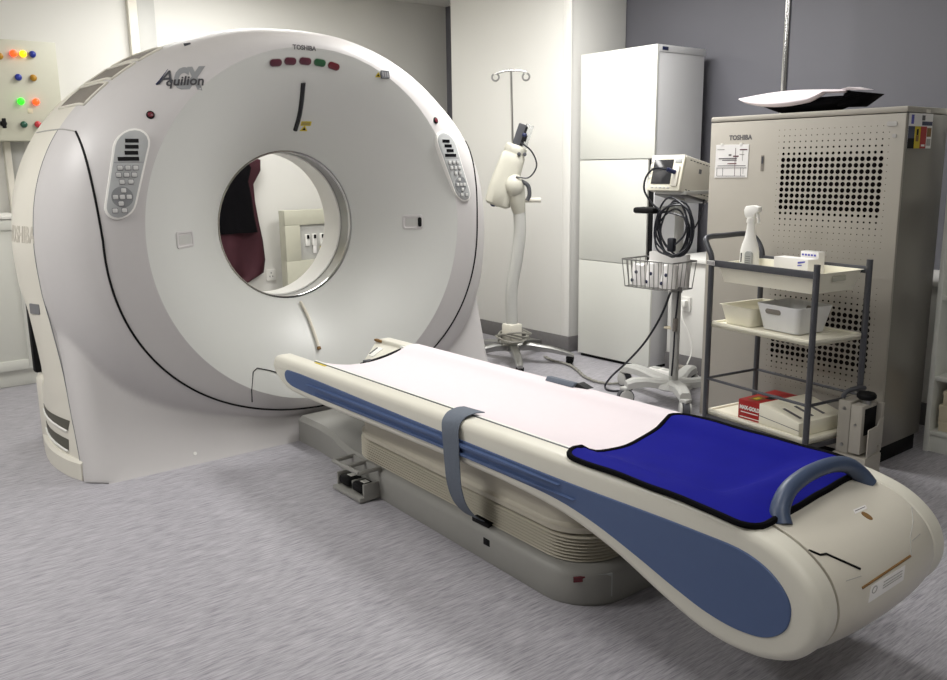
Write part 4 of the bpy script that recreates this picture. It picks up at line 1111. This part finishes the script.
# lead apron lying on the cabinet
AC = Vector((-2.21, 3.76, TZ))
t = thing('lead_apron', AC, 'white and black lead apron lying curled on top of the perforated cabinet', 'apron')
def apron(name, m, x0, x1, y0, y1, zf, th):
    mb = MB(); nx, ny = 28, 10
    T = [[Vector((x0+(x1-x0)*i/nx, y0+(y1-y0)*j/ny, 0)) for j in range(ny+1)] for i in range(nx+1)]
    for r_ in T:
        for p in r_:
            p.z = zf((p.x-x0)/(x1-x0), (p.y-y0)/(y1-y0))
    V = [[mb.bm.verts.new(p) for p in r_] for r_ in T]; W = [[mb.bm.verts.new(p-Vector((0, 0, th))) for p in r_] for r_ in T]
    for i in range(nx):
        for j in range(ny):
            mb.bm.faces.new([V[i][j], V[i+1][j], V[i+1][j+1], V[i][j+1]]); mb.bm.faces.new([W[i][j], W[i][j+1], W[i+1][j+1], W[i+1][j]])
    for i in range(nx):
        mb.bm.faces.new([V[i][0], W[i][0], W[i+1][0], V[i+1][0]]); mb.bm.faces.new([V[i][ny], V[i+1][ny], W[i+1][ny], W[i][ny]])
    for j in range(ny):
        mb.bm.faces.new([V[0][j], V[0][j+1], W[0][j+1], W[0][j]]); mb.bm.faces.new([V[nx][j], W[nx][j], W[nx][j+1], V[nx][j+1]])
    return mb.build(name, m, t, ang=60)
def za(s, q): return TZ+.0+.030+.085*abs(2*s-1)**1.6*(1 if s < .5 else .75)+.012*q
# dark underside: boat shaped bundle; white outer cover on the camera side and top
R = []
for i in range(25):
    s_ = i/24; x = -2.49+.565*s_
    lo = TZ+.003+.075*max(0, (abs(s_-.52)-.20)/.32)**1.2
    hi = TZ+.070-.006*max(0, s_-.75)/.25-.035*max(0, .1-s_)/.1
    hi = max(hi, lo+.008); w = .085*(1-.55*abs(2*s_-1)**2)+.02
    c = Vector((x, 3.735+.0*s_, 0)); r_ = []
    for k in range(18):
        q = 2*PI*k/18; r_.append(Vector((x, c.y+w*math.cos(q), (hi+lo)/2+(hi-lo)/2*math.sin(q))))
    R.append(r_)
MB().loft(R).build('black_lining', 'blackcloth', t, ang=60)
R = []
for i in range(25):
    s_ = i/24; x = -2.515+.53*s_
    topz = TZ+.092+.014*math.sin(PI*min(1, s_*1.1)); lowz = TZ+.082-.052*math.sin(PI*min(1, s_*1.02))**.7+.012*s_
    if s_ > .72: lowz += .05*(s_-.72)/.28
    lowz = min(lowz, topz-.012)
    r_ = []
    w = .125*(1-.35*abs(2*s_-1)**2)
    for k in range(9):
        f = k/8; a = f*PI*.62
        r_.append(Vector((x, 3.735-w*math.sin(PI*.62-a+.25)-.012, lowz+(topz-lowz)*(1-math.cos(a))/(1-math.cos(PI*.62)))))
    r_.append(Vector((x, 3.735+.05*(1-abs(2*s_-1)), topz+.004)))
    r_ += [p+Vector((0, .010, -.004)) for p in r_[::-1]]
    R.append(r_)
MB().loft(R).build('white_cover', 'sheet', t, ang=70)
MB().prism([Vector((-2.03, 3.66, TZ+.02)), Vector((-1.99, 3.66, TZ+.085)), Vector((-1.895, 3.70, TZ+.070)), Vector((-1.965, 3.69, TZ+.02))], (0, .12, 0), .004).build('folded_corner', 'blackcloth', t)
MB().prism([Vector((-2.01, 3.645, TZ+.09)), Vector((-1.975, 3.65, TZ+.098)), Vector((-1.925, 3.68, TZ+.084)), Vector((-1.955, 3.66, TZ+.083))], (0, .10, .004), .002).build('turned_hem', 'sheet', t)

t = thing('chrome_pole', (-2.68, 4.2, 0), 'chrome floor to ceiling pole behind the perforated cabinet', 'pole')
MB().cyl((-2.625, 4.20, 0), (-2.625, 4.20, ZC), .017, n=18).build('pole_tube', 'chrome', t)
MB().cyl((-2.625, 4.20, 0), (-2.625, 4.20, .012), .06, n=24).build('foot_flange', 'steel', t)

# ------------------------------------------------------------------ trolley
T0 = Vector((-2.275, 3.155, 0)); tx = Vector((.54, -.082, 0)); TL = tx.length; tx.normalize(); ty = Vector((-tx.y, tx.x, 0)); TW = .315
TF = frame(T0, tx, ty, Vector((0, 0, 1)))
def Q(a, b, z): return TF @ Vector((a, b, z))
t = thing('trolley', Q(TL/2, TW/2, 0), 'grey tube trolley with two cream shelves in front of the perforated cabinet', 'trolley')
r = .0125
for b, nm in ((0, 'n'), (TW, 'f')):
    pass
o = MB().tube([Q(0, 0, .10)]+catmull([Q(0, 0, .84), Q(-.003, 0, .90), Q(-.03, .0, .945), Q(-.048, .008, .968), Q(-.052, .03, .978), Q(-.052, .12, .980), Q(-.052, TW-.05, .980), Q(-.048, TW-.012, .968), Q(-.03, TW, .945), Q(-.003, TW, .90), Q(0, TW, .84)], 6)+[Q(0, TW, .10)], r, 12).build('handle_post', 'gun', t)
for b in (0, TW): MB().cyl(Q(TL, b, .10), Q(TL, b, .912), r, n=14).build('corner_post', 'gun', t)
for b in (0, TW): MB().box(0, TL, b-.006, b+.006, .856, .884, .002, TF).build('top_rail', 'gun', t)
for b, nm in ((0, 0), (TW, 0)): MB().tube([Q(0, b, .352), Q(TL, b, .352)], .0065, 8).build('guard_rail', 'gun', t)
for a in (0, TL): MB().tube([Q(a, 0, .352), Q(a, TW, .352)], .0065, 8).build('guard_rail', 'gun', t)
def shelf(z):
    mb = MB(); mb.box(.004, TL-.004, .004, TW-.004, z-.024, z-.008, .003, TF)
    mb.box(.004, TL-.004, .004, .018, z-.024, z, .003, TF).box(.004, TL-.004, TW-.018, TW-.004, z-.024, z, .003, TF)
    mb.box(.004, .018, .004, TW-.004, z-.024, z, .003, TF).box(TL-.018, TL-.004, .004, TW-.004, z-.024, z, .003, TF)
    return mb.build('shelf', 'tray', t)
shelf(.612); shelf(.212)
for b in (0, TW): MB().box(0, TL, b-.006, b+.006, .168, .188, .002, TF).build('bottom_rail', 'gun', t)
for a in (0, TL): MB().box(a-.006, a+.006, 0, TW, .168, .188, .002, TF).build('bottom_rail', 'gun', t)
for a in (0, TL):
    for b in (0, TW):
        c = Q(a, b, 0); MB().cyl(c+tx*-.01+ty*.012+Vector((0, 0, .036)), c+tx*-.01-ty*.012+Vector((0, 0, .036)), .036, n=18).box(c.x-.016, c.x+.016, c.y-.016, c.y+.016, .06, .105, .004).build('caster', 'dgrey', t)
MB().box(-.014, .03, -.0145, -.012, .862, .882, .001, TF).build('asset_label', 'paper', t)
for k in range(6): MB().box(-.011+.007*k, -.008+.007*k, -.0155, -.0142, .864, .880, 0, TF).build('bar_mark', 'ink', t)
# open bins: tapered, hollow
def openbin(name, m, parent, x0, x1, y0, y1, z0, z1, ins, wall=.003, lip=.006, holes=None, fr=TF, r=.012):
    mb = MB()
    def rg(d, z): 
        cx_, cy_ = (x0+x1)/2, (y0+y1)/2
        return [fr @ Vector((cx_+a, cy_+b, z)) for a, b in rrect((x1-x0)/2-d, (y1-y0)/2-d, r, 4)]
    mb.loft([rg(ins, z0), rg(0, z1), rg(-lip, z1), rg(-lip, z1-.004), rg(-lip+.0015, z1-.004)][:3]+[rg(wall, z1-.0005), rg(ins+wall, z0+wall)])
    return mb.build(name, m, parent, ang=40)
t2 = thing('tray', Q(TL/2, TW/2, .80), 'large cream plastic tray hung in the top of the trolley', 'tray')
openbin('tray_body', 'tray', t2, .018, TL-.018, .014, TW-.014, .790, .872, .020)
MB().box(TL-.0205, TL-.017, TW/2-.04, TW/2+.04, .835, .857, .0015, TF).build('grip_slot', 'ebox', t2)
t2 = thing('tray', Q(.13, .17, .61), 'shallow cream tray on the left of the middle shelf of the trolley', 'tray')
openbin('tray_body', 'tray', t2, .028, .205, .035, .30, .606, .690, .018)
t3 = thing('folded_cloth', Q(.17, .22, .65), 'crumpled white cloth lying in the shallow cream tray', 'cloth')
mb = MB(); R = []
for i in range(6):
    f = i/5; R.append([Q(.15+(.04*(1-.4*f))*math.cos(2*PI*k/16)*(1+.12*math.sin(3*2*PI*k/16+i)), .20+(.07*(1-.4*f))*math.sin(2*PI*k/16), .6105+.075*f+.006*math.sin(5*2*PI*k/16)*f) for k in range(16)])
mb.loft(R).build('cloth_fold', 'paper', t3, ang=70)
t2 = thing('storage_bin', Q(.32, .15, .61), 'white plastic bin with oval grip holes on the middle shelf of the trolley', 'bin')
BF = TF @ Matrix.Translation((.325, .155, .004)) @ Matrix.Rotation(math.radians(-2), 4, 'Z')
def bin_part():
    mb = MB(); X, Y, z0, z1, w = .115, .105, .605, .715, .0035
    def rg(d, z, dip=0): return [BF @ Vector((a, b, z)) for a, b in rrect(X-d, Y-d, .022, 5)]
    R = [rg(.022, z0), rg(.012, z0+.05), rg(0, z1), rg(.004, z1), rg(.016, z0+.05), rg(.026, z0+.004)]
    return mb.loft(R).build('bin_body', 'bin', t2, ang=40)
bin_part()
for a, sy in ((0, -1), (0, 1)):
    fr = BF @ frame((-.02 if sy < 0 else .02, sy*.1005, .686), (1, 0, 0), Vector((0, -sy*.13*-1 if False else sy*.12, 1)).normalized(), Vector((0, sy, -.12)).normalized())
    plate(MB(), fr, rrect(.040, .0105, .0105), -.006, .0025, .0008).build('grip_hole', 'vent', t2)
# spray bottle
SB = Q(.093, .13, .7935)
t2 = thing('spray_bottle', SB, 'white trigger spray bottle standing in the top tray of the trolley', 'bottle')
def oval(c, a, b, z, n=24): return [c+tx*(a*math.cos(2*PI*k/n))+ty*(b*math.sin(2*PI*k/n))+Vector((0, 0, z)) for k in range(n)]
R = [oval(SB, a, b, z) for a, b, z in ((.040, .026, 0), (.046, .031, .006), (.047, .032, .06), (.045, .031, .13), (.038, .028, .155), (.026, .022, .185), (.019, .018, .22), (.016, .016, .245), (.0165, .0165, .25))]
bd = MB().loft(R).build('bottle_body', 'white', t2, ang=50)
MB().lathe([(0, .25), (.019, .25), (.02, .254), (.018, .27), (0, .271)], SB, 'z', 20).build('neck_collar', 'white', t2)
MB().prism([SB+tx*a+Vector((0, 0, z))-ty*.013 for a, z in ((-.022, .270), (.022, .270), (.026, .288), (.046, .300), (.046, .318), (.015, .325), (-.025, .320), (-.034, .305), (-.030, .285))], ty*.026, .004).build('spray_head', 'white', t2)
MB().prism([SB+tx*a+Vector((0, 0, z))-ty*.006 for a, z in ((.022, .296), (.034, .296), (.044, .27), (.046, .248), (.039, .25), (.034, .27))], ty*.012, .002).build('trigger', 'white', t2)
fb = frame(SB, tx, Vector((0, 0, 1)), -ty)
plate(MB(), fb, [(.003+a, .078+b) for a, b in [(x_+.019, y_) for x_, y_ in rrect(.019, .052, .016)]], .024, .0335).build('back_label', 'keypad', bd)
for k in range(8): plate(MB(), fb, [(.008, .045+.009*k-.001), (.036, .045+.009*k-.001), (.036, .045+.009*k+.001), (.008, .045+.009*k+.001)], .033, .0341).build('print_line', 'ink', bd)
for a, b, h in ((-.020, .10, .020), (-.020, .045, .020), (-.030, .055, .012)): plate(MB(), fb, [(a-.0028, b-h), (a+.0028, b-h), (a+.0028, b+h), (a-.0028, b+h)], .015, .0298 if a > -.025 else .0262).build('bold_print', 'black', bd)
# cartons in the top tray
def carton(x0, x1, y0, y1, z0, z1, label, m='paper'):
    c = thing('carton', Q((x0+x1)/2, (y0+y1)/2, z0), label, 'box')
    MB().box(x0, x1, y0, y1, z0, z1, .0015, TF).build('carton_body', m, c); return c
c = carton(.20, .375, .16, .225, .7935, .905, 'long white carton lying in the top tray of the trolley')
MB().prism([Q(.325, .1595, .885), Q(.36, .1595, .892), Q(.36, .1595, .898), Q(.325, .1595, .893)], ty*-.001).build('purple_mark', 'purple', c)
MB().prism([Q(.325, .1595, .875), Q(.345, .1595, .878), Q(.345, .1595, .882), Q(.325, .1595, .880)], ty*-.001).build('purple_mark', 'purple', c)
c = carton(.275, .365, .235, .275, .7935, .930, 'small white carton with blue print behind the long white carton')
for k in range(5): MB().box(.282+.015*k, .292+.015*k, .2342, .2352, .912, .920, 0, TF).build('blue_print', 'purple', c)
MB().box(.28, .36, .24, .272, .929, .9315, .0005, TF).build('carton_lid', 'lgrey', c)
# bottom shelf: red box and keyboard box
c = thing('card_box', Q(.23, .14, .205), 'red printed card box on the bottom shelf of the trolley', 'box')
RF_ = TF @ Matrix.Translation((.215, .155, 0)) @ Matrix.Rotation(math.radians(4), 4, 'Z')
o = MB().box(-.06, .06, -.12, .13, .2055, .290, .002, RF_).build('box_body', 'redbox', c)
ff = RF_ @ frame((0, -.12, .245), (1, 0, 0), (0, 0, 1), (0, -1, 0))
text('box_title', 'NEXUS GOLD' if False else 'MAX-GOLD', .023, 'white', c, ff @ Matrix.Translation((0, .012, .0012)), 0, .0006, .0012, sx=.85)
for b, w in ((-.008, .045), (-.030, .05)): plate(MB(), ff, [(-w, b-.0018), (w, b-.0018), (w, b+.0018), (-w, b+.0018)], 0, .0012).build('print_line', 'white', c)
MB().box(-.035, .015, -.09, -.02, .2895, .2908, 0, RF_).build('picture_patch', 'brown', c)
MB().box(.005, .04, -.03, .05, .2895, .2909, 0, RF_).build('picture_patch', 'black', c)
MB().box(-.02, .0, -.075, -.04, .2905, .2915, 0, RF_).build('picture_patch', 'yellow', c)
c = thing('flat_device', Q(.40, .15, .205), 'cream wedge shaped console lying on the bottom shelf of the trolley', 'console')
WF = TF @ Matrix.Translation((.395, 0, 0))
def wedge(z0, zf, zb, d, nm, m):
    return MB().prism([WF @ Vector((-.105, y, z)) for y, z in ((.016+d, z0), (.016+d, zf), (.07, zf+.012), (.31-d, zb), (.31-d, z0))], WF.to_3x3() @ Vector((.208, 0, 0)), .004).build(nm, m, c)
MB().prism([WF @ Vector((x, .02, z)) for x, z in ((-.108, .2055), (-.108, .300), (-.06, .298), (.098, .262), (.102, .2055))], WF.to_3x3() @ Vector((0, .285, 0)), .004).build('console_body', 'tray', c)
MB().prism([WF @ Vector((x, .019, z)) for x, z in ((-.106, .246), (-.106, .248), (.10, .232), (.10, .230))], WF.to_3x3() @ Vector((0, .0015, 0))).build('case_seam', 'ink', c)
for k in range(3): MB().prism([WF @ Vector((-.02+.0*k, .06+.07*k, .2895)), WF @ Vector((.07, .06+.07*k, .2695)), WF @ Vector((.07, .075+.07*k, .2695)), WF @ Vector((-.02, .075+.07*k, .2895))], (0, 0, .0012)).build('print_mark', 'ink', c)

# ------------------------------------------------------------------ grey clamp box on the floor by the trolley
t = thing('clamp_box', (-1.62, 3.28, 0), 'beige metal clamp box with a black knob at the right end of the trolley', 'metal box')
bx('foot_block', 'tosh', t, -1.697, -1.560, 3.215, 3.345, .0, .145, .003)
a = bx('side_block', 'tosh', t, -1.690, -1.638, 3.225, 3.34, .145, .362, .004)
for z in (.18, .33): MB().cyl((-1.664, 3.226, z), (-1.664, 3.221, z), .007, n=12).build('screw', 'steel', a)
b = bx('main_block', 'tosh', t, -1.633, -1.585, 3.215, 3.34, .155, .355, .004)
MB().cyl((-1.61, 3.216, .275), (-1.61, 3.211, .275), .005, n=12).build('screw', 'steel', b)
bx('slot', 'black', b, -1.5855, -1.5835, 3.235, 3.33, .23, .34, .001)
bx('slot_frame', 'tosh', t, -1.584, -1.560, 3.325, 3.342, .155, .355, .002)
MB().prism([Vector((-1.562, y, z)) for y, z in ((3.222, .150), (3.30, .160), (3.30, .185), (3.338, .185), (3.338, .300), (3.30, .285), (3.29, .268), (3.222, .262))], (.005, 0, 0), .001).build('side_plate', 'tosh', t)
MB().cyl((-1.603, 3.275, .35), (-1.603, 3.275, .372), .020, n=16).build('knob_stem', 'steel', t)
MB().lathe([(0, .372), (.030, .372), (.037, .380), (.037, .390), (.031, .398), (.012, .402), (0, .402)], (-1.603, 3.275, 0), 'z', 20).build('clamp_knob', 'black', t)
MB().tube(catmull([(-1.68, 3.235, .368), (-1.675, 3.245, .388), (-1.655, 3.29, .402), (-1.64, 3.33, .400)], 5), .010, 8).build('lever', 'dgrey', t)

# ------------------------------------------------------------------ open shelf unit at the right
t = thing('shelf_unit', (-1.2, 4.1, 0), 'pale grey open shelf unit at the right edge beside the perforated cabinet', 'shelf')
SX0, SX1, SY0, SY1 = -1.648, -.75, 3.93, 4.28
bx('side_panel', 'cab', t, SX0, SX0+.022, SY0, SY1, 0, 1.62, .002); bx('side_panel', 'cab', t, SX1-.022, SX1, SY0, SY1, 0, 1.62, .002)
bx('back_panel', 'cab', t, SX0+.022, SX1-.022, SY1-.012, SY1, .0, 1.62, .001)
bx('plinth', 'cab', t, SX0+.022, SX1-.022, SY0+.012, SY0+.03, .0, .088, .001)
for z in (.10, .352, .715, 1.16, 1.61): bx('shelf_board', 'cab', t, SX0+.022, SX1-.022, SY0+.004, SY1-.012, z-.020, z, .002)
for (z0, h, x0, lab) in ((.1005, .045, -1.600, 'thin cream carton at the bottom of the stack in the shelf unit'), (.146, .075, -1.603, 'cream carton in the middle of the stack in the shelf unit'), (.2215, .065, -1.590, 'cream carton on top of the stack in the shelf unit')):
    c = thing('carton', (x0+.15, 4.07, z0), lab, 'box', 'cartons stacked in the shelf unit')
    bx('carton_body', 'card', c, x0, x0+.30, 3.955, 4.18, z0, z0+h-.001, .002)
    bx('carton_lid', 'card', c, x0-.002, x0+.302, 3.953, 4.182, z0+h*.72, z0+h, .001)

# ------------------------------------------------------------------ light
def panel_light(x, y, w, d, power, lab):
    t = thing('ceiling_light', (x, y, ZC), lab, 'lamp')
    bx('frame', 'white', t, x-w/2-.02, x+w/2+.02, y-d/2-.02, y+d/2+.02, ZC-.02, ZC-.0005, .002)
    bx('diffuser', 'lamp', t, x-w/2, x+w/2, y-d/2, y+d/2, ZC-.024, ZC-.02, 0)
    l = bpy.data.lights.new('ceiling_lamp', 'AREA'); l.shape = 'RECTANGLE'; l.size = w; l.size_y = d; l.energy = power; l.color = (1, .99, .97)
    o = bpy.data.objects.new('ceiling_lamp', l); COL.objects.link(o); o.location = (x, y, ZC-.03)
panel_light(-3.3, 3.25, 1.2, .6, 80, 'ceiling light panel above the injector and the monitor stand')
panel_light(-1.9, 1.5, .6, 1.2, 15, 'ceiling light panel above the middle of the couch')
panel_light(-3.7, -.7, 1.2, .6, 84, 'ceiling light panel above the floor left of the scanner')
panel_light(-5.4, 2.4, .6, 1.2, 36, 'ceiling light panel behind the scanner, above the hanging apron')
panel_light(.2, 1.4, .6, 1.2, 13, 'added fill light panel beyond the foot of the couch')  # unseen lamp added as fill for the tail end of the couch
w = bpy.data.worlds.new('world'); bpy.context.scene.world = w; w.use_nodes = True
w.node_tree.nodes['Background'].inputs[0].default_value = (.6, .6, .62, 1); w.node_tree.nodes['Background'].inputs[1].default_value = .05
sc = bpy.context.scene
sc.view_settings.view_transform = 'Standard'; sc.view_settings.look = 'None'; sc.view_settings.gamma = 1; sc.view_settings.use_curve_mapping = False
sc.view_settings.exposure = -.66
